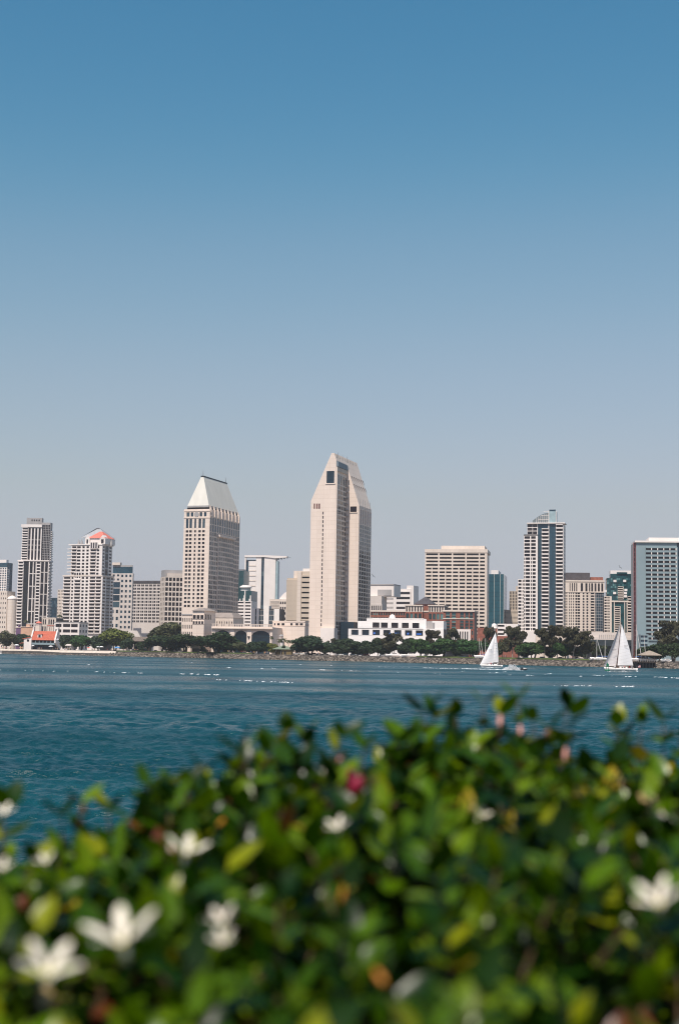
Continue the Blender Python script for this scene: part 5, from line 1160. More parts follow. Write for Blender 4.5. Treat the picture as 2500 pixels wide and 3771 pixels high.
# crew: one continuous skinned body
def person_mesh(pose, seed):
    v = {'pel': (0, 0, .95), 'chest': (0, 0, 1.3), 'neck': (0, 0, 1.5), 'head': (0, -.01, 1.63), 'top': (0, 0, 1.74)}
    if pose == 'stand': v.update(lk=(-.1, 0, .5), la=(-.11, .02, .06), lt=(-.12, -.14, .03), rk=(.1, -.02, .5), ra=(.11, 0, .06), rt=(.12, -.16, .03), lh=(-.1, 0, .92), rh=(.1, 0, .92))
    if pose == 'walk': v.update(lk=(-.1, -.18, .52), la=(-.1, -.3, .1), lt=(-.1, -.44, .08), rk=(.1, .1, .5), ra=(.1, .32, .12), rt=(.1, .22, .03), lh=(-.1, 0, .92), rh=(.1, 0, .92))
    if pose == 'sit':
        for k in v: v[k] = (v[k][0], v[k][1], v[k][2] - .48)
        v.update(lk=(-.13, -.45, .48), la=(-.13, -.48, .06), lt=(-.13, -.62, .03), rk=(.13, -.45, .48), ra=(.13, -.48, .06), rt=(.13, -.62, .03), lh=(-.11, -.02, .46), rh=(.11, -.02, .46))
    cz = v['chest'][2]
    v.update(ls=(-.2, 0, cz + .14), le=(-.26, .02, cz - .14), lw=(-.26, -.12, cz - .36), lf=(-.25, -.16, cz - .46), rs=(.2, 0, cz + .14), re=(.27, -.05, cz - .13), rw=(.22, -.24, cz - .2), rf=(.2, -.32, cz - .2))
    E = [('pel', 'chest'), ('chest', 'neck'), ('neck', 'head'), ('head', 'top'), ('pel', 'lh'), ('lh', 'lk'), ('lk', 'la'), ('la', 'lt'), ('pel', 'rh'), ('rh', 'rk'), ('rk', 'ra'), ('ra', 'rt'), ('chest', 'ls'), ('ls', 'le'), ('le', 'lw'), ('lw', 'lf'), ('chest', 'rs'), ('rs', 're'), ('re', 'rw'), ('rw', 'rf')]
    Rr = dict(pel=.15, chest=.16, neck=.06, head=.105, top=.07, lh=.095, rh=.095, lk=.062, rk=.062, la=.042, ra=.042, lt=.035, rt=.035, ls=.065, rs=.065, le=.045, re=.045, lw=.03, rw=.03, lf=.035, rf=.035)
    ks = list(v); me = bpy.data.meshes.new('person'); me.from_pydata([v[k] for k in ks], [(ks.index(a), ks.index(b_)) for a, b_ in E], []); o = bpy.data.objects.new('tmp', me); col.objects.link(o)
    sk = o.modifiers.new('s', 'SKIN'); sv = me.skin_vertices[0].data
    for i, k in enumerate(ks): sv[i].radius = (Rr[k], Rr[k] * .85); sv[i].use_root = k == 'pel'
    ss = o.modifiers.new('d', 'SUBSURF'); ss.levels = ss.render_levels = 1
    dg = bpy.context.evaluated_depsgraph_get(); m2 = bpy.data.meshes.new_from_object(o.evaluated_get(dg)); bpy.data.objects.remove(o)
    m2.materials.clear(); [m2.materials.append(x) for x in (SKIN, CLOTH['white'], CLOTH['navy'], MASTB)]
    pz, nz = v['pel'][2], v['neck'][2]
    for f in m2.polygons:
        c = f.center
        f.material_index = 3 if (c.z > nz + .17 or (c.z > nz + .08 and c.y > .03)) else 0 if c.z > nz + .01 or (abs(c.x) > .2 and c.z < cz - .05 and c.z > pz - .35 and pose != 'sit') else 1 if c.z > pz + .02 else 2 if c.z > .1 else 3
        f.use_smooth = True
    m2.name = 'person_' + pose; return m2
CLOTH = {k: mat('cloth_' + k, c, var=.05) for k, c in dict(white=(.75, .72, .7), navy=(.03, .04, .09), red=(.5, .04, .04), blue=(.06, .15, .4), black=(.02, .02, .02), tan=(.4, .3, .2), grey=(.3, .3, .3), pink=(.6, .3, .3), yellow=(.6, .45, .08)).items()}
bpy.context.view_layer.update()
PM = {k: person_mesh(k, 0) for k in ('stand', 'walk', 'sit')}
def person(pose, loc, rz, shirt, pants, label, group=None, scale=1):
    o = bpy.data.objects.new('person', PM[pose]); col.objects.link(o); o.location = loc; o.rotation_euler = (0, 0, rz); o.scale = (scale,) * 3
    o.material_slots[1].link = 'OBJECT'; o.material_slots[1].material = CLOTH[shirt]; o.material_slots[2].link = 'OBJECT'; o.material_slots[2].material = CLOTH[pants]
    return tag(o, label, 'person', group)
def text(body, size, loc, rot, m, parent, name='sail_number'):
    c = bpy.data.curves.new(name, 'FONT'); c.body = body; c.size = size; c.extrude = .005; c.align_x = 'CENTER'; c.materials.append(m)
    tmp = bpy.data.objects.new('tmp', c); col.objects.link(tmp); bpy.context.view_layer.update(); me = bpy.data.meshes.new_from_object(tmp.evaluated_get(bpy.context.evaluated_depsgraph_get())); bpy.data.objects.remove(tmp)
    return link(name, me, parent, loc, rot)
def at_water(px, py):
    r = ray(px, py); t_ = -CAMZ / r.z; return Vector((r.x * t_, t_, 0))
for SM in (SAILW, SAILSH):
    n = SM.node_tree; p_ = n.nodes['Principled BSDF']; src_ = p_.inputs['Base Color'].links[0].from_socket
    tcx = n.nodes.new('ShaderNodeTexCoord'); mpx = n.nodes.new('ShaderNodeMapping'); mpx.inputs['Rotation'].default_value = (0, R(14), 0); n.links.new(tcx.outputs['Object'], mpx.inputs[0])
    sxx = n.nodes.new('ShaderNodeSeparateXYZ'); n.links.new(mpx.outputs[0], sxx.inputs[0]); md = n.nodes.new('ShaderNodeMath'); md.operation = 'MODULO'; md.inputs[1].default_value = 1.25; n.links.new(sxx.outputs[2], md.inputs[0])
    lt = n.nodes.new('ShaderNodeMath'); lt.operation = 'LESS_THAN'; lt.inputs[1].default_value = .14; n.links.new(md.outputs[0], lt.inputs[0])
    mm = n.nodes.new('ShaderNodeMix'); mm.data_type = 'RGBA'; mm.inputs[7].default_value = (.74, .71, .69, 1); n.links.new(lt.outputs[0], mm.inputs[0]); n.links.new(src_, mm.inputs[6]); n.links.new(mm.outputs[2], p_.inputs['Base Color'])
NUM = mat('sail_number_ink', (.10, .09, .10))
# left sailboat: bow to the left
p1 = at_water(1766, 2456); q = p1.y / FPX * .1403     # metres per crop pixel
t = empty('sailboat', p1, 'smaller white sailboat with all white sails, left of the jet ski spray', 'sailboat', 'sailboats under way')
Lh = (782 - 190) * q; bx0 = 0
link('hull', hull_mesh(Lh, 3.2, 1.35, 1.0, HULLW), t); b = MB(); b.prism([(.6, -1.1, -.2), (Lh - .6, -1.1, -.2), (Lh - .7, -1.25, .16), (.5, -.8, .16)], (0, 2.2, 0)); 
b = MB(); b.prism([(3.4, -.9, 1.0), (8.0, -.9, .95), (7.6, -.8, 1.4), (4.2, -.7, 1.45)], (0, 1.7, 0)); b.build('cabin', HULLW, t)
mx_ = (500 - 190) * q; mh = (1085 - 235) * q + 1.2
b = MB(); b.tube((mx_, 0, .9), (mx_ + (595 - 500) * q, 0, mh), .1, .06, 8); b.build('mast', METAL, t)
b = MB(); b.tube((mx_, 0, 1.9), (mx_ + 3.4, -.5, 2.0), .07, n=6); b.build('boom', METAL, t)
s1 = link('sail', sail_mesh((mx_ + .1, 0, 2.05), (mx_ + (595 - 500) * q, 0, mh - .1), (mx_ + (667 - 500) * q, -.7, 2.15), .7, SAILW), t); s1.name = 'mainsail'
s2 = link('sail', sail_mesh((.25, 0, 1.3), (mx_ + (590 - 500) * q, 0, mh - .5), (mx_ + .6, -.75, 1.7), .9, SAILW), t); s2.name = 'jib'
text('5635', .75, (mx_ + (450 - 500) * q, -1.5, (1090 - 715) * q + 1.0), (R(88), 0, R(-5)), NUM, t); text('563', .6, (mx_ + (590 - 500) * q, -1.3, (1090 - 535) * q + .8), (R(88), 0, R(-5)), NUM, t); text('563', .6, (mx_ + (615 - 500) * q, -1.5, (1090 - 670) * q + .8), (R(88), 0, R(-5)), NUM, t)
for i, (x, sh, lab) in enumerate(((4.7, 'red', 'seated sailor in red by the mast of the smaller sailboat'), (5.6, 'navy', 'seated sailor in dark clothes amidships on the smaller sailboat'), (7.6, 'white', 'seated sailor in white in the cockpit of the smaller sailboat'), (8.5, 'black', 'seated sailor in black at the stern of the smaller sailboat'))):
    person('sit', p1 + Vector((x, -.95, .86)), R(10 + i * 15), sh, 'navy', lab)
# right sailboat
p1 = at_water(2222, 2469.5); q = p1.y / FPX * .15306
t = empty('sailboat', p1, 'larger classic sailboat with dark mast, shaded jib and white mainsail, beside the buoy', 'sailboat', 'sailboats under way')
Lh = (942 - 140) * q
link('hull', hull_mesh(Lh, 3.4, 1.5, 1.05, HULLW), t)
b = MB(); b.prism([(5.9, -1.0, 1.05), (9.0, -1.0, 1.0), (9.0, -.9, 1.6), (6.1, -.9, 1.7)], (0, 2.0, 0)); cb = b.build('cabin', HULLW, t)
for x in (6.7, 7.6): b = MB(); b.cbox(x, x + .6, -1.06, -.9, 1.22, 1.45); b.build('cabin_window', DARK, cb)
b = MB(); b.prism([(.4, -.25, 1.52), (Lh - .3, -.9, 1.14), (Lh - .3, -.9, 1.07), (.4, -.25, 1.45)], (0, .06, 0)); b.prism([(4, -1.5, 1.27), (11, -1.5, 1.12), (11, -1.5, 1.06), (4, -1.5, 1.2)], (0, .05, 0)); b.build('rail', TEAK, t)
mx_ = (452 - 140) * q; mt = mx_ + (560 - 452) * q; mh = (1195 - 95) * q + 1.0
b = MB(); b.tube((mx_, 0, .9), (mt, 0, mh), .15, .1, 8); b.build('mast', MASTB, t)
b = MB(); b.tube((mx_, 0, 1.95), (mx_ + 6.1, -.9, 2.0), .1, n=6); b.build('boom', MASTB, t)
link('mainsail', sail_mesh((mx_ + .2, -.1, 2.1), (mt + .1, 0, mh - .7), ((830 - 140) * q, -1.1, 2.15), .8, SAILW), t)
link('jib', sail_mesh((-.1, 0, 1.6), (mt - .5, .05, mh - .9), (mx_ - .15, 1.2, 1.9), -.9, SAILSH), t)
text('56249', .62, ((655 - 140) * q, -1.65, (1195 - 675) * q + 1.0), (R(88), 0, R(-8)), NUM, t); text('56249', .62, ((385 - 140) * q, -.55, (1195 - 770) * q + 1.0), (R(88), 0, R(10)), NUM, t)
b = MB(); b.tube((mt, 0, mh - .8), (-.1, 0, 1.5), .03, n=4); b.tube((mt, 0, mh), (Lh - .3, 0, 1.2), .025, n=4); b.build('rigging', METAL, t)
st = MB(); st.tube((Lh - .1, -.3, 1.1), (Lh + .5, -.3, 2.6), .03, n=5); fl_ = st.build('flagstaff', METAL, t)
for j in range(7): b = MB(); b.cbox(Lh + .15 + (.35 if j > 3 else 0), Lh + 1.15, -.34, -.3, 1.4 + j * .12, 1.4 + (j + 1) * .12 - .002); b.build('flag_stripe', CLOTH['red'] if j % 2 == 0 else CLOTH['white'], t)
b = MB(); b.cbox(Lh + .1, Lh + .5, -.35, -.29, 1.88, 2.24); b.build('flag_canton', CLOTH['navy'], t)
for i, (x, sh, lab) in enumerate(((7.9, 'red', 'seated sailor in red behind the cabin of the larger sailboat'), (9.3, 'tan', 'seated sailor in tan in the cockpit of the larger sailboat'), (9.9, 'red', 'seated sailor in red at the helm of the larger sailboat'), (10.7, 'white', 'seated sailor in white at the stern of the larger sailboat'), (4.2, 'white', 'seated sailor in white on the foredeck of the larger sailboat'))):
    person('sit', p1 + Vector((x, -.7, .9)), R(20 - i * 12), sh, 'navy', lab)
# buoy
GRN = mat('buoy_green', (.015, .16, .09), rough=.5); p1 = at_water(2233, 2470); t = empty('channel_buoy', p1 + Vector((0, -1, 0)), 'green steel channel buoy at the bow of the larger sailboat', 'buoy')
b = MB(); b.lathe([(0, -.4), (.95, -.35), (1.15, .25), (1.0, .5), (0, .5)], 16); b.build('float', GRN, t, True)
b = MB()
for k in range(4): a = R(45 + 90 * k); b.tube((.7 * math.cos(a), .7 * math.sin(a), .4), (.28 * math.cos(a), .28 * math.sin(a), 2.4), .06, n=5)
for z, r_ in ((1.0, .58), (1.7, .43)): b.cbox(-r_, r_, -r_, -r_ + .06, z, z + .07); b.cbox(-r_, r_, r_ - .06, r_, z, z + .07); b.cbox(-r_, -r_ + .06, -r_ + .06, r_ - .06, z, z + .07); b.cbox(r_ - .06, r_, -r_ + .06, r_ - .06, z, z + .07)
b.build('tower', GRN, t); b = MB(); b.cbox(-.5, .5, -.5, -.44, 1.5, 2.6); b.build('daymark', GRN, t); b = MB(); b.lathe([(.36, 2.4), (.36, 2.7), (.2, 2.75), (.2, 3.1), (0, 3.2)], 10); b.build('lantern', GRN, t)
# tiny white marker at the far left shore
p1 = at_water(5, 2408); t = empty('marker_buoy', p1, 'tiny white marker buoy off the far left shore', 'buoy'); b = MB(); b.lathe([(.6, -.2), (.6, .3), (.25, .5), (.2, 2.4), (0, 2.6)], 10); b.build('body', WHITE, t, True)
# jet ski
p1 = at_water(1926, 2468.5); t = empty('jet_ski', p1, 'dark and white jet ski speeding right ahead of its spray', 'jet ski', rz=R(5))
b = MB(); b.prism([(-1.3, -.5, -.1), (.9, -.45, -.1), (1.6, -.12, .55), (1.5, -.2, .65), (.2, -.5, .45), (-1.3, -.5, .3)], (0, 1.0, 0)); b.build('hull', DARK, t); b = MB(); b.prism([(-.1, -.35, .45), (1.45, -.2, .66), (.7, -.3, .86), (.1, -.3, .95)], (0, .65, 0)); b.build('hood', HULLW, t)
b = MB(); b.cbox(-1.2, .0, -.22, .22, .3, .66); b.build('seat', DARK, t); b = MB(); b.tube((.15, -.4, 1.05), (.15, .4, 1.05), .035, n=6); b.build('handlebar', DARK, t)
person('sit', p1 + Vector((-.55, 0, .22)), R(95), 'black', 'black', 'rider in black seated on the jet ski')
SPR = mat('white_spray', (.72, .75, .76), rough=.9, var=.02)
r_ = np.random.default_rng(8); N = 2300; tt = r_.random(N); xx = -1.0 - 6.2 * tt + r_.normal(size=N) * .25; hh_ = 2.5 * np.clip(np.minimum(tt / .45, (1.05 - tt) / .6), 0, 1) ** .8 * (.8 + .2 * np.sin(tt * 23)) * (r_.random(N) ** 1.9) + .05 + .15 * r_.random(N); yy = r_.normal(size=N) * (.25 + .5 * tt)
c = np.stack([xx + p1.x, yy + p1.y, hh_], 1); s_ = (.02 + .075 * r_.random((N, 1)) ** 2)
tet = np.array([[1, 1, 1], [-1, -1, 1], [-1, 1, -1], [1, -1, -1]]); V = (c[:, None, :] + tet[None] * s_[:, :, None]).reshape(-1, 3)
F = (np.arange(N)[:, None, None] * 4 + np.array([[0, 1, 2], [0, 3, 1], [0, 2, 3], [1, 3, 2]])[None]).reshape(-1, 3)
tag(link('spray', np_mesh('spray', V, F, SPR)), 'white spray plume behind the jet ski', kind='stuff')
bpy.data.objects['spray'].data.materials[0] = mat('spray_drops', (.9, .9, .9), rough=.9, var=.01)
# foam: wake of the jet ski and whitecaps
def flecks(name, segs, label, seed=1, dens=1.0, size=1.0):
    r = np.random.default_rng(seed); b = MB()
    for (x0, x1, y0, y1, dn) in segs:
        n_ = max(2, int(abs(x1 - x0) * dn * dens * .2)); cl = r.random(3)
        for i in range(n_):
            u_ = min(1, max(0, cl[i % 3] + r.normal() * .22)) if dn < 1.5 else r.random(); p_ = at_water(x0 + (x1 - x0) * u_, y0 + (y1 - y0) * u_ + r.normal() * .5)
            rx = (.15 + .55 * r.random() ** 3) * size; ry = (.05 + .13 * r.random()) * size; an = r.normal() * .15; m_ = 9
            pts = []
            for k in range(m_):
                a = k * 6.283 / m_; w_ = .75 + .5 * r.random(); dx, dy_ = rx * math.cos(a) * w_, ry * math.sin(a) * w_
                pts.append((p_.x + dx * math.cos(an) - dy_ * math.sin(an), p_.y + dx * math.sin(an) + dy_ * math.cos(an), .10 + .05 * math.cos(a)))
            pts.append((p_.x, p_.y, .20)); b0 = len(b.v); b.v.extend(pts)
            for k in range(m_): b.f.append((b0 + k, b0 + (k + 1) % m_, b0 + m_)); b.mi.append(0)
    tag(b.build(name, SPR), label, kind='stuff')
flecks('wake_foam', [(1560, 1760, 2460.5, 2464.5, 1.6), (1700, 1925, 2463.5, 2469, 3.5), (1760, 1850, 2457.5, 2459, 1.0), (2235, 2345, 2472.5, 2473, .8)], 'long white wake trail of foam behind the jet ski')
flecks('whitecaps', [(620, 800, 2481, 2487, .9), (800, 970, 2505, 2512, .5), (1000, 1080, 2513, 2517, .9), (828, 848, 2458, 2460, 1.2), (1000, 1022, 2462, 2464, 1.4), (960, 970, 2462, 2463, .8), (1180, 1220, 2467, 2471, 1.2), (1238, 1310, 2469, 2472, .5), (1395, 1450, 2457, 2458, .7), (1478, 1505, 2458, 2459, .7),
    (1452, 1470, 2476, 2477, 1), (1590, 1622, 2480, 2484, .6), (1690, 1710, 2474, 2473, 1), (1798, 1830, 2477, 2479, .9), (1840, 1862, 2477, 2475, .9), (1872, 1880, 2487, 2487, 1), (1912, 1990, 2487, 2489, .5), (1985, 2032, 2487, 2481, 1.0), (2128, 2142, 2492, 2492, 1.4), (2180, 2200, 2487, 2489, .9), (2205, 2318, 2489, 2493, .7), (2335, 2350, 2493, 2493, 1.2),
    (2395, 2510, 2494, 2499, 1.3), (2040, 2170, 2527, 2528, .5), (2252, 2328, 2530, 2530, 1.0), (325, 340, 2449, 2449, 1.2), (0, 250, 2470, 2474, .22), (300, 520, 2475, 2480, .35), (640, 760, 2437, 2443, .18), (900, 960, 2443, 2445, .2), (1095, 1110, 2448, 2449, .6), (1220, 1245, 2452, 2453, .6)], 'scattered whitecaps and foam streaks on the bay', 4, .8, .9)

# moored masts and small craft
def moored(px, ytop, ybase, lean, rad, m, label, off=8, Lb=9):
    p_, Y_ = shore_pt(px, off); h = W(px, ytop, Y_).z - GZ; dx = lean / FPX * Y_
    t_ = empty('moored_sailboat', p_, label, 'sailboat', 'laid up sailboats behind the shore'); me_ = hull_mesh(Lb, 2.4, 1.4, 1.0, HULLW); link('hull', me_, t_, (-Lb * .4, 0, .35))
    b = MB(); b.tube((0, 0, 1), (dx, 0, h), rad, rad * .6, 6); mm = b.build('mast', m, t_); b = MB(); b.tube((0, 0, 2.2), (3.2, 0, 2.3), .12, n=6); b.build('boom', CLOTH['blue'], t_)
    b = MB(); b.tube((dx, 0, h - .2), (-Lb * .38, 0, 1.5), .03, n=3); b.build('forestay', METAL, t_)
WM = mat('white_mast', (.7, .66, .62))
for a in ((2333, 2290, 2430, 0, .34, mat('red_mast', (.13, .035, .03)), 'laid up boat with thick dark red mast right of the big sailboat'), (2341, 2300, 2430, 2, .16, WM, 'laid up boat whose thin white mast stands right beside the dark red mast'), (2362, 2322, 2410, -18, .18, WM, 'laid up boat with mast slanting left towards the red mast'),
          (2376, 2340, 2400, -6, .14, WM, 'laid up boat with white mast left of the shelter roof, behind trees'), (2196, 2355, 2435, 0, .13, WM, 'laid up boat with upright white mast left of the big sailboat'), (2218, 2352, 2432, -22, .16, WM, 'laid up boat whose mast slants left, just left of the jib'), (2226, 2357, 2415, 1, .14, WM, 'laid up boat with upright white mast nearest behind the jib'),
          (1768, 2350, 2420, -6, .14, WM, 'laid up boat with slightly slanting mast left of the smaller sailboat'), (1778, 2358, 2420, -9, .14, WM, 'laid up boat with more slanting mast beside the smaller sailboat jib'), (1786, 2350, 2420, 1, .14, WM, 'laid up boat with upright mast directly behind the smaller sailboat jib')):
    moored(a[0], a[1], a[2], a[3], a[4], a[5], a[6])
# white boats / tents on land
def launch(px, wpx, off, label):
    p_, Y_ = shore_pt(px, off); Lb = wpx / FPX * Y_; t_ = empty('motor_launch', p_, label, 'motor boat', 'white launches ashore'); link('hull', hull_mesh(Lb, Lb * .25, Lb * .14, Lb * .1, HULLW), t_, (-Lb / 2, 0, .4))
    b = MB(); b.prism([(-Lb * .1, -.8, Lb * .1 + .4), (Lb * .3, -.8, Lb * .1 + .4), (Lb * .26, -.8, Lb * .2 + .4), (-Lb * .02, -.8, Lb * .2 + .4)], (0, 1.6, 0)); b.build('cabin', WHITE, t_)
    b = MB(); b.cbox(-Lb * .02, Lb * .24, -.84, -.79, Lb * .15 + .4, Lb * .18 + .4); b.build('window', DARK, t_)
for a in ((1446, 56, 8, 'long white launch under the brownish tree'), (1505, 60, 8, 'long white launch just right of the first, below the gnarled tree'), (1230, 34, 10, 'small white launch right of the domed fig'), (2450, 42, 6, 'white launch right of the picnic shelter'), (2178, 26, 5, 'small white launch on the grass below the brown eucalyptus clump')): launch(*a)

# cars
def car_mesh():
    body = MB(); pr = [(-2.2, .35), (-2.15, .85), (-1.35, .95), (1.0, .98), (2.05, .82), (2.2, .4)]
    body.prism([(x, -.88, z) for x, z in pr], (0, 1.76, 0)); cab = MB(); cab.prism([(-1.5, -.76, .96), (-1.1, -.7, 1.42), (.35, -.7, 1.45), (1.05, -.76, .985)], (0, 1.5, 0))
    wh = MB(); wh.tube((0, -.1, 0), (0, .1, 0), .33, n=12); return body.mesh('body', HULLW), cab.mesh('glasshouse', DARK), wh.mesh('wheel', DARK)
CB, CG, CW = car_mesh()
CARP = {k: mat('car_' + k, c, rough=.3, var=.02, spec=.5) for k, c in dict(white=(.75, .75, .74), silver=(.42, .42, .43), black=(.02, .02, .022), red=(.4, .02, .02), blue=(.04, .09, .25)).items()}
cars = [(575, 'white', 'under the dark fig trees left of the kiosk'), (655, 'white', 'below the fig beside the cream pavilion'), (668, 'silver', 'second below the fig beside the cream pavilion'), (722, 'white', 'before the steep shingle kiosk'), (1092, 'silver', 'left of the domed fig trunk'), (1110, 'white', 'beside the left trunks of the domed fig'), (1136, 'white', 'under the middle of the domed fig'),
        (1158, 'black', 'under the right half of the domed fig'), (1176, 'white', 'at the right edge of the domed fig'), (1198, 'silver', 'between the domed fig and the small dull tree'), (1252, 'white', 'left below the dark round tree'), (1300, 'white', 'right below the dark round tree'), (1326, 'silver', 'left of the thick-trunked tree'), (1350, 'red', 'below the third terrace opening'), (1408, 'white', 'right of the thick-trunked tree'),
        (1568, 'white', 'left behind the bright green pair'), (1700, 'blue', 'between the two bright green trees'), (1752, 'white', 'behind the right bright green tree'), (1935, 'white', 'behind the low bright green tree'), (1996, 'white', 'right of the low bright green tree'), (2028, 'white', 'below the tall brown eucalyptus'), (2064, 'silver', 'right below the tall brown eucalyptus'), (2125, 'white', 'below the broad brown eucalyptus')]
for (px, cl, where) in cars:
    p_, Y_ = shore_pt(px, 33); t_ = empty('parked_car', p_, f'{cl} car parked {where}', 'car', 'cars parked behind the waterfront', rz=random.uniform(-.15, .15))
    for me_, nm, m_ in ((CB, 'body', CARP[cl]), (CG, 'glasshouse', None)):
        o = link(nm, me_, t_)
        if m_: o.material_slots[0].link = 'OBJECT'; o.material_slots[0].material = m_
    for x in (-1.4, 1.35):
        for y_ in (-.85, .85): link('wheel', CW, t_, (x, y_, .33))
# parasols
def parasol(px, py, wpx, m, label, off=8.5):
    p_, Y_ = shore_pt(px, off); hz_ = W(px, py, Y_).z - GZ; r_ = wpx / 2 / FPX * Y_; t_ = empty('parasol', p_, label, 'parasol', 'parasols on the waterfront')
    b = MB(); b.lathe([(r_, hz_ - r_ * .42), (r_ * .5, hz_ - r_ * .12), (0, hz_)], 10); b.lathe([(r_ * .97, hz_ - r_ * .5), (r_, hz_ - r_ * .42)], 10); b.build('canopy', m, t_); b = MB(); b.tube((0, 0, 0), (0, 0, hz_), .05, n=6); b.build('pole', METAL, t_)
for a in ((62, 2372, 19, SAILW, 'white parasol left of the red-tiled house'), (122, 2376, 13, SAILW, 'white parasol before the left end of the dark veranda'), (188, 2377, 18, SAILW, 'white parasol before the right end of the dark veranda'), (361, 2380, 13, SAILW, 'white parasol, left of a pair right of the red canopy'), (374, 2379, 17, SAILW, 'larger white parasol, right of a pair under the narrow dark tree'),
          (432, 2381, 25, mat('blue_canvas', (.10, .26, .50)), 'blue parasol under the yellow-green tree'), (534, 2383, 17, mat('pink_canvas', (.72, .50, .47)), 'pale pink parasol on the lawn by the dark fig tree'), (326, 2383, 11, mat('red_canvas', (.65, .05, .04)), 'small bright red parasol on the promenade'), (213, 2352, 13, SAILW, 'white parasol high behind the right gable of the red-tiled house')):
    parasol(*a, off=30 if a[0] == 213 else 8.5)
# people on the far shore
where = [(8, 'at the left end of the promenade'), (30, 'below the olive bushy tree'), (74, 'left of the red-tiled house'), (140, 'before the dark veranda'), (205, 'right of the red-tiled house'), (250, 'beside the flat roofed kiosk'), (345, 'between red and white parasols'), (400, 'left of the blue parasol'), (455, 'right of the blue parasol'), (500, 'below the brown shingle roof'), (548, 'beside the pale pink parasol'), (632, 'between the dark fig trees'),
         (770, 'at the pale forked trunks'), (850, 'on the lawn left of the arched windows'), (895, 'below the low olive tree'), (935, 'below the low dark tree'), (975, 'left of the yellowish tree'), (1095, 'left of the domed fig'), (1170, 'under the domed fig'), (1860, 'at the white trunked eucalyptus'), (1900, 'between the two pale trunked eucalyptus'), (2105, 'below the broad brown eucalyptus'), (2350, 'left of the picnic shelter'), (2390, 'inside the picnic shelter')]
rp_ = random.Random(12); cols_ = ['white', 'red', 'blue', 'black', 'tan', 'grey', 'pink', 'white', 'yellow', 'navy']
for (px, wh_) in where:
    for cl in rp_.sample(sorted(set(cols_)), 6 if px < 1200 else 4):
        xx_ = px + rp_.uniform(-13, 13); p_, _ = shore_pt(xx_, rp_.uniform(7.5, 12)); lawn = 425 < xx_ < 930 or 1535 < xx_ < 2230
        ps = rp_.choice(['stand', 'walk', 'stand']); p_.z = GZ + (.35 if lawn else (.2 if xx_ < 425 else .03))
        person(ps, p_, rp_.uniform(0, 6.28), cl, rp_.choice(['navy', 'black', 'tan', 'grey']), f'person in {cl} top {"walking" if ps == "walk" else "standing"} {wh_}', 'people on the far waterfront')
# gulls
for (px, py, Y_, lab, rl) in ((2282, 2089, 320, 'small dark gull in the sky above the green glass tower', .5), (1374, 2121, 300, 'small dark gull in the sky right of the tallest tower', .6)):
    p_ = W(px, py, Y_); b = MB()
    o_ = [(-.55, 0, .1), (-.28, .06, .16), (0, 0, 0), (.28, .06, .16), (.55, 0, .1)]
    for i in range(4): a_, c_ = Vector(o_[i]), Vector(o_[i + 1]); b.prism([a_ + Vector((0, .0, 0)), c_ + Vector((0, .0, 0)), c_ + Vector((0, .13, .0)), a_ + Vector((0, .1, 0))], (0, 0, .025))
    b.tube((0, -.18, -.02), (0, .24, -.02), .06, .03, 8); b.tube((0, -.26, -.01), (0, -.18, -.02), .02, .05, 6)
    o = b.build('gull', mat('gull_grey', (.12, .12, .12)), None, loc=p_); o.rotation_euler = (0, R(38), rl); tag(o, lab, 'bird', 'gulls')

# ================================================================== hedge in front of the camera
def hleaf_mat():
    m = bpy.data.materials.new('hedge_leaf'); m.use_nodes = True; n = m.node_tree; p = n.nodes['Principled BSDF']
    p.inputs['Roughness'].default_value = .3; p.inputs['Specular IOR Level'].default_value = .26
    ge = n.nodes.new('ShaderNodeNewGeometry'); cr = n.nodes.new('ShaderNodeValToRGB'); e = cr.color_ramp.elements; cr.color_ramp.interpolation = 'CONSTANT'
    stops = [(0, (.007, .025, .001)), (.24, (.030, .075, .001)), (.44, (.070, .140, .001)), (.62, (.010, .036, .001)), (.72, (.12, .19, .002)), (.91, (.20, .22, .003)), (.968, (.34, .25, .012)), (.98, (.20, .07, .015)), (.988, (.12, .03, .012)), (.994, (.46, .32, .14))]
    e[0].position, e[0].color = stops[0][0], (*stops[0][1], 1); e[1].position, e[1].color = stops[-1][0], (*stops[-1][1], 1)
    for s_, c_ in stops[1:-1]: x = e.new(s_); x.color = (*c_, 1)
    n.links.new(ge.outputs['Random Per Island'], cr.inputs[0]); n.links.new(cr.outputs[0], p.inputs['Base Color'])
    tr = n.nodes.new('ShaderNodeBsdfTranslucent'); mx = n.nodes.new('ShaderNodeMixShader'); mx.inputs[0].default_value = .2
    hs = n.nodes.new('ShaderNodeHueSaturation'); hs.inputs['Value'].default_value = 1.5; n.links.new(cr.outputs[0], hs.inputs['Color']); n.links.new(hs.outputs[0], tr.inputs[0])
    n.links.new(p.outputs[0], mx.inputs[1]); n.links.new(tr.outputs[0], mx.inputs[2]); n.links.new(mx.outputs[0], n.nodes['Material Output'].inputs[0]); return m
HL = hleaf_mat(); HSTEM = mat('hedge_stem', (.10, .06, .03), var=.2, scale=30)
SILX = [-400, 0, 60, 150, 300, 450, 560, 640, 760, 870, 1000, 1120, 1230, 1350, 1500, 1600, 1750, 1900, 2080, 2150, 2300, 2450, 2600, 2900]
SILY = [3090, 3110, 3140, 3140, 3115, 3120, 3075, 2925, 2880, 2850, 2895, 2820, 2860, 2875, 2810, 2765, 2750, 2745, 2775, 2825, 2815, 2820, 2850, 2870]
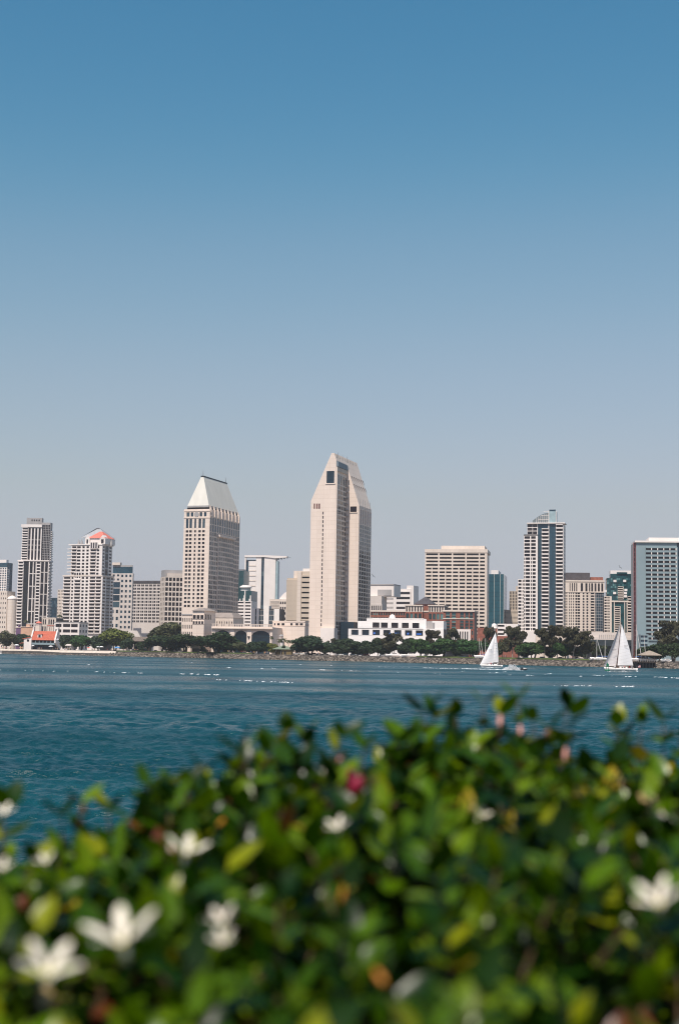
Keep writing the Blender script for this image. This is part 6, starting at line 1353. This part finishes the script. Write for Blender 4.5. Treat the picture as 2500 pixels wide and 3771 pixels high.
def hz_top(X, Y):
    px = 1250 + FPX * X / np.maximum(Y, .3); yh = 2399 + (px - 1250) * .0157
    ys_ = np.interp(px, SILX, SILY); Yr = 1.75 + .5 * np.clip(px / 2500, 0, 1); zr = CAMZ - (ys_ - yh) / FPX * Yr
    s_ = np.clip((Y - .7) / (Yr - .7), 0, 1) ** .9; z = 5.69 + (zr - 5.69) * s_
    bump = .036 * (np.sin(X * 27 + 2 * np.sin(Y * 17)) * np.sin(Y * 27 + 1.7 * np.sin(X * 13)) - .35)
    return np.where(Y > Yr, zr - (Y - Yr) * .55, z + bump)
hr = np.random.default_rng(21)
leafV = np.array([[0, 0, 0], [.33, 0, -.035], [.7, 0, -.03], [1, 0, .02], [.30, .27, .05], [.68, .22, .05], [.30, -.27, .05], [.68, -.22, .05]])
leafF = [(0, 1, 4, 4), (1, 2, 5, 4), (2, 3, 5, 5), (0, 6, 1, 1), (6, 7, 2, 1), (7, 3, 2, 2)]
VV, FF, SV = [], [], MB()
nv = 0
def add_leaf(base, d, up, ln):
    global nv
    d = d / np.linalg.norm(d); s = np.cross(up, d); s /= (np.linalg.norm(s) + 1e-9); u = np.cross(d, s)
    v = base + ln * (leafV[:, 0:1] * d + leafV[:, 1:2] * s + leafV[:, 2:3] * u); VV.append(v); FF.append(nv); nv += 8
def sprig(base, dirv, ln, nodes=3, scale=1.0):
    dirv = dirv / np.linalg.norm(dirv); tip = base + dirv * ln
    SV.tube(base - dirv * .03, tip, .0022, .0014, 4)
    a0 = hr.random() * 6.28; o = np.cross(dirv, [1, .2, 0]); o /= np.linalg.norm(o); o2 = np.cross(dirv, o)
    for k in range(nodes):
        pos = base + dirv * ln * (k + 1) / nodes
        for q in (0, math.pi):
            a = a0 + q + k * math.pi / 2; out = o * math.cos(a) + o2 * math.sin(a); lift = .25 + .55 * hr.random() + (.5 if k == nodes - 1 else 0)
            add_leaf(pos, out + dirv * lift, dirv * .9 + np.array([0, 0, .4]) + hr.normal(size=3) * .15, (.030 + .020 * hr.random()) * scale)
NS = 0
for (n_, dep, jit) in ((4000, .035, .016), (3800, .075, .02), (3000, .125, .025), (1900, .20, .04), (900, .32, .05)):
    for i in range(n_):
        Y = .5 + 2.5 * hr.random() ** .75; X = (hr.random() * 2 - 1) * (.30 * Y + .70); z = float(hz_top(np.array(X), np.array(Y))) - dep + hr.normal() * jit
        mk = math.sin(X * 43 + 3 * math.sin(Y * 11)) + math.sin(Y * 37 + 3 * math.sin(X * 17 + 1)) + .8 * math.sin((X + Y) * 71)
        if mk < -.35 and dep < .17 and Y < 1.7: continue
        d = np.array([hr.normal() * .45, hr.normal() * .45 - .12, 1.0]); sprig(np.array([X, Y, z]), d, .03 + .03 * hr.random(), 3)
# individual shoots standing above the ridge (image column, image row of the tip)
SH = [(560, 3000, 1), (870, 2765, 1), (1060, 2700, 1), (1120, 2720, 1), (1130, 2745, 1), (1340, 2760, 1), (1560, 2630, 1), (1600, 2650, 1), (1680, 2640, .8), (1780, 2590, 1), (1850, 2640, 1), (1905, 2580, 1.1), (1960, 2660, 1), (2085, 2605, 1), (2110, 2640, 1.1), (2020, 2680, .9), (2270, 2680, 1), (2360, 2665, 1.1), (2440, 2660, 1.1), (2290, 2720, 1), (20, 2990, 1.1), (300, 2960, .9), (230, 3010, .9), (400, 2990, .9), (720, 2870, 1), (2500, 2720, 1)]
for (px, py, sc) in SH:
    Yr = 1.75 + .5 * px / 2500; tip = np.array(W(px, py, Yr)); bot = np.array([tip[0] + hr.normal() * .012, tip[1], float(hz_top(np.array(tip[0]), np.array(Yr))) - .04])
    L_ = np.linalg.norm(tip - bot); sprig(bot, tip - bot, max(.03, L_), max(2, int(L_ / .028)), sc)
V = np.concatenate(VV); V = V.reshape(-1, 8, 3)
tri = np.array([(0, 1, 4), (1, 2, 5), (1, 5, 4), (2, 3, 5), (0, 6, 1), (6, 7, 2), (6, 2, 1), (7, 3, 2)])
Fh = (np.arange(len(V))[:, None, None] * 8 + tri[None]).reshape(-1, 3)
HEDGE = empty('natal_plum_hedge', (0, 1.4, 4.4), 'clipped glossy green natal plum hedge with white star flowers filling the blurred foreground', 'hedge')
off_ = Vector((0, -1.4, -4.4))
link('foliage', np_mesh('hedge_foliage', V.reshape(-1, 3), Fh, HL, True), HEDGE, off_)
for i in range(110):
    X = hr.uniform(-1.3, 1.3); Y = hr.uniform(.7, 2.6); b0 = Vector((X * .8, Y, 4.4)); zt_ = float(hz_top(np.array(X), np.array(Y))) - .06
    SV.tube(b0, (X * .9, Y + hr.normal() * .05, (4.4 + zt_) / 2), .011, .008, 6); SV.tube((X * .9, Y, (4.4 + zt_) / 2), (X, Y + hr.normal() * .08, zt_), .008, .004, 5)
SV.build('stems', HSTEM, HEDGE, False, off_)
PET = mat('white_petal', (.78, .71, .58), rough=.5, var=.03, scale=40); YEL = mat('flower_throat', (.55, .50, .15), rough=.6)
def flower_mesh(nang):
    b = MB()
    for k in range(len(nang)):
        a, tw = nang[k], .18; c, s = math.cos(a), math.sin(a)
        P_ = lambda r, w_, z: (r * c - w_ * s, r * s + w_ * c, z)
        pts = [(.003, .0024, 0), (.011, .0040, .007), (.020, .0048, .013), (.027, .0034, .017), (.031, 0, .018)]
        for (r0, w0, z0), (r1, w1, z1) in zip(pts[:-1], pts[1:]):
            b.poly([P_(r0, w0, z0 + .001), P_(r1, w1, z1 + .001), P_(r1, 0, z1), P_(r0, 0, z0)]); b.poly([P_(r0, -w0, z0 + .001), P_(r0, 0, z0), P_(r1, 0, z1), P_(r1, -w1, z1 + .001)])
    b.tube((0, 0, -.014), (0, 0, 0), .0022, .004, 6); return b.mesh('flower_petals', PET, True)
FLM = flower_mesh([k * 2 * math.pi / 5 for k in range(5)]); b = MB(); b.lathe([(.0045, .0012), (.002, .003), (0, .0035)], 8); FLC = b.mesh('flower_throat', YEL)
FL = [(455, 3480, 1.02, 1.15, 3.5), (175, 3590, .98, .95, -.5), (685, 3150, 1.42, .95, .9), (820, 3400, 1.15, .6, .3), (822, 3470, 1.12, .45, 1), (1245, 3055, 1.55, .6, .5), (2425, 3330, 1.08, .8, 2.8), (170, 3180, 1.45, .5, 1.5), (630, 2965, 1.7, .5, 2), (1190, 2850, 1.85, .55, 0), (1775, 3005, 1.75, .45, 1), (15, 3000, 1.7, .6, 0), (10, 3200, 1.4, .45, .2)]
for (px, py, Y, sc, ph) in FL:
    p_ = W(px, py, Y); vd = (CAM - p_).normalized(); nrm = (vd * .4 + Vector((random.uniform(-.4, .4), random.uniform(-.2, .4), 1.0))).normalized()
    sc *= .8; o = link('flower', FLM, HEDGE, p_ - HEDGE.location, scale=(sc,) * 3); o.rotation_mode = 'QUATERNION'; o.rotation_quaternion = nrm.to_track_quat('Z', 'Y') @ Matrix.Rotation(ph, 3, 'Z').to_quaternion()
    link('throat', FLC, o)
FRUIT = mat('red_fruit', (.26, .015, .04), rough=.35); BUD = mat('pink_bud', (.62, .30, .24), rough=.5); ORL = mat('orange_leaf', (.55, .22, .03), rough=.45)
b = MB(); b.lathe([(0, -.012), (.006, -.009), (.0085, 0), (.006, .009), (0, .013)], 12); FRM = b.mesh('fruit', FRUIT, True)
link('fruit', FRM, HEDGE, W(1312, 2895, 1.6) - HEDGE.location, (.3, .5, 0), (1.0, 1.0, 1.05)); link('fruit', FRM, HEDGE, W(1290, 2860, 1.62) - HEDGE.location, (.6, .2, 0), (.6, .6, .9))
b = MB(); b.lathe([(0, -.010), (.0028, -.006), (.0035, .002), (.0022, .009), (0, .013)], 8); BDM = b.mesh('bud', BUD, True); ODM = b.mesh('bud', ORL, True)
for (px, py, Y, sc, m_) in ((1680, 2625, 2.1, 1.1, 0), (1840, 2655, 2.1, 1.5, 0), (1915, 2690, 2.1, 1.3, 0), (2080, 2780, 2.0, 1.3, 0), (2010, 2700, 2.1, 1, 0), (1255, 2790, 1.9, 1.1, 0), (1385, 2920, 1.8, 1.0, 1), (910, 2965, 1.7, 1.2, 1), (820, 3025, 1.65, 1.2, 1), (310, 2985, 1.75, 1.4, 1), (2440, 2990, 1.7, 1.2, 0), (1400, 3600, 1.0, 1.0, 1), (1260, 3300, 1.2, .9, 1)):
    link('bud', (BDM, ODM)[m_], HEDGE, W(px, py, Y) - HEDGE.location, (random.uniform(-.9, .9), random.uniform(-.9, .9), 0), (sc * .72,) * 3)
bpy.context.view_layer.update()
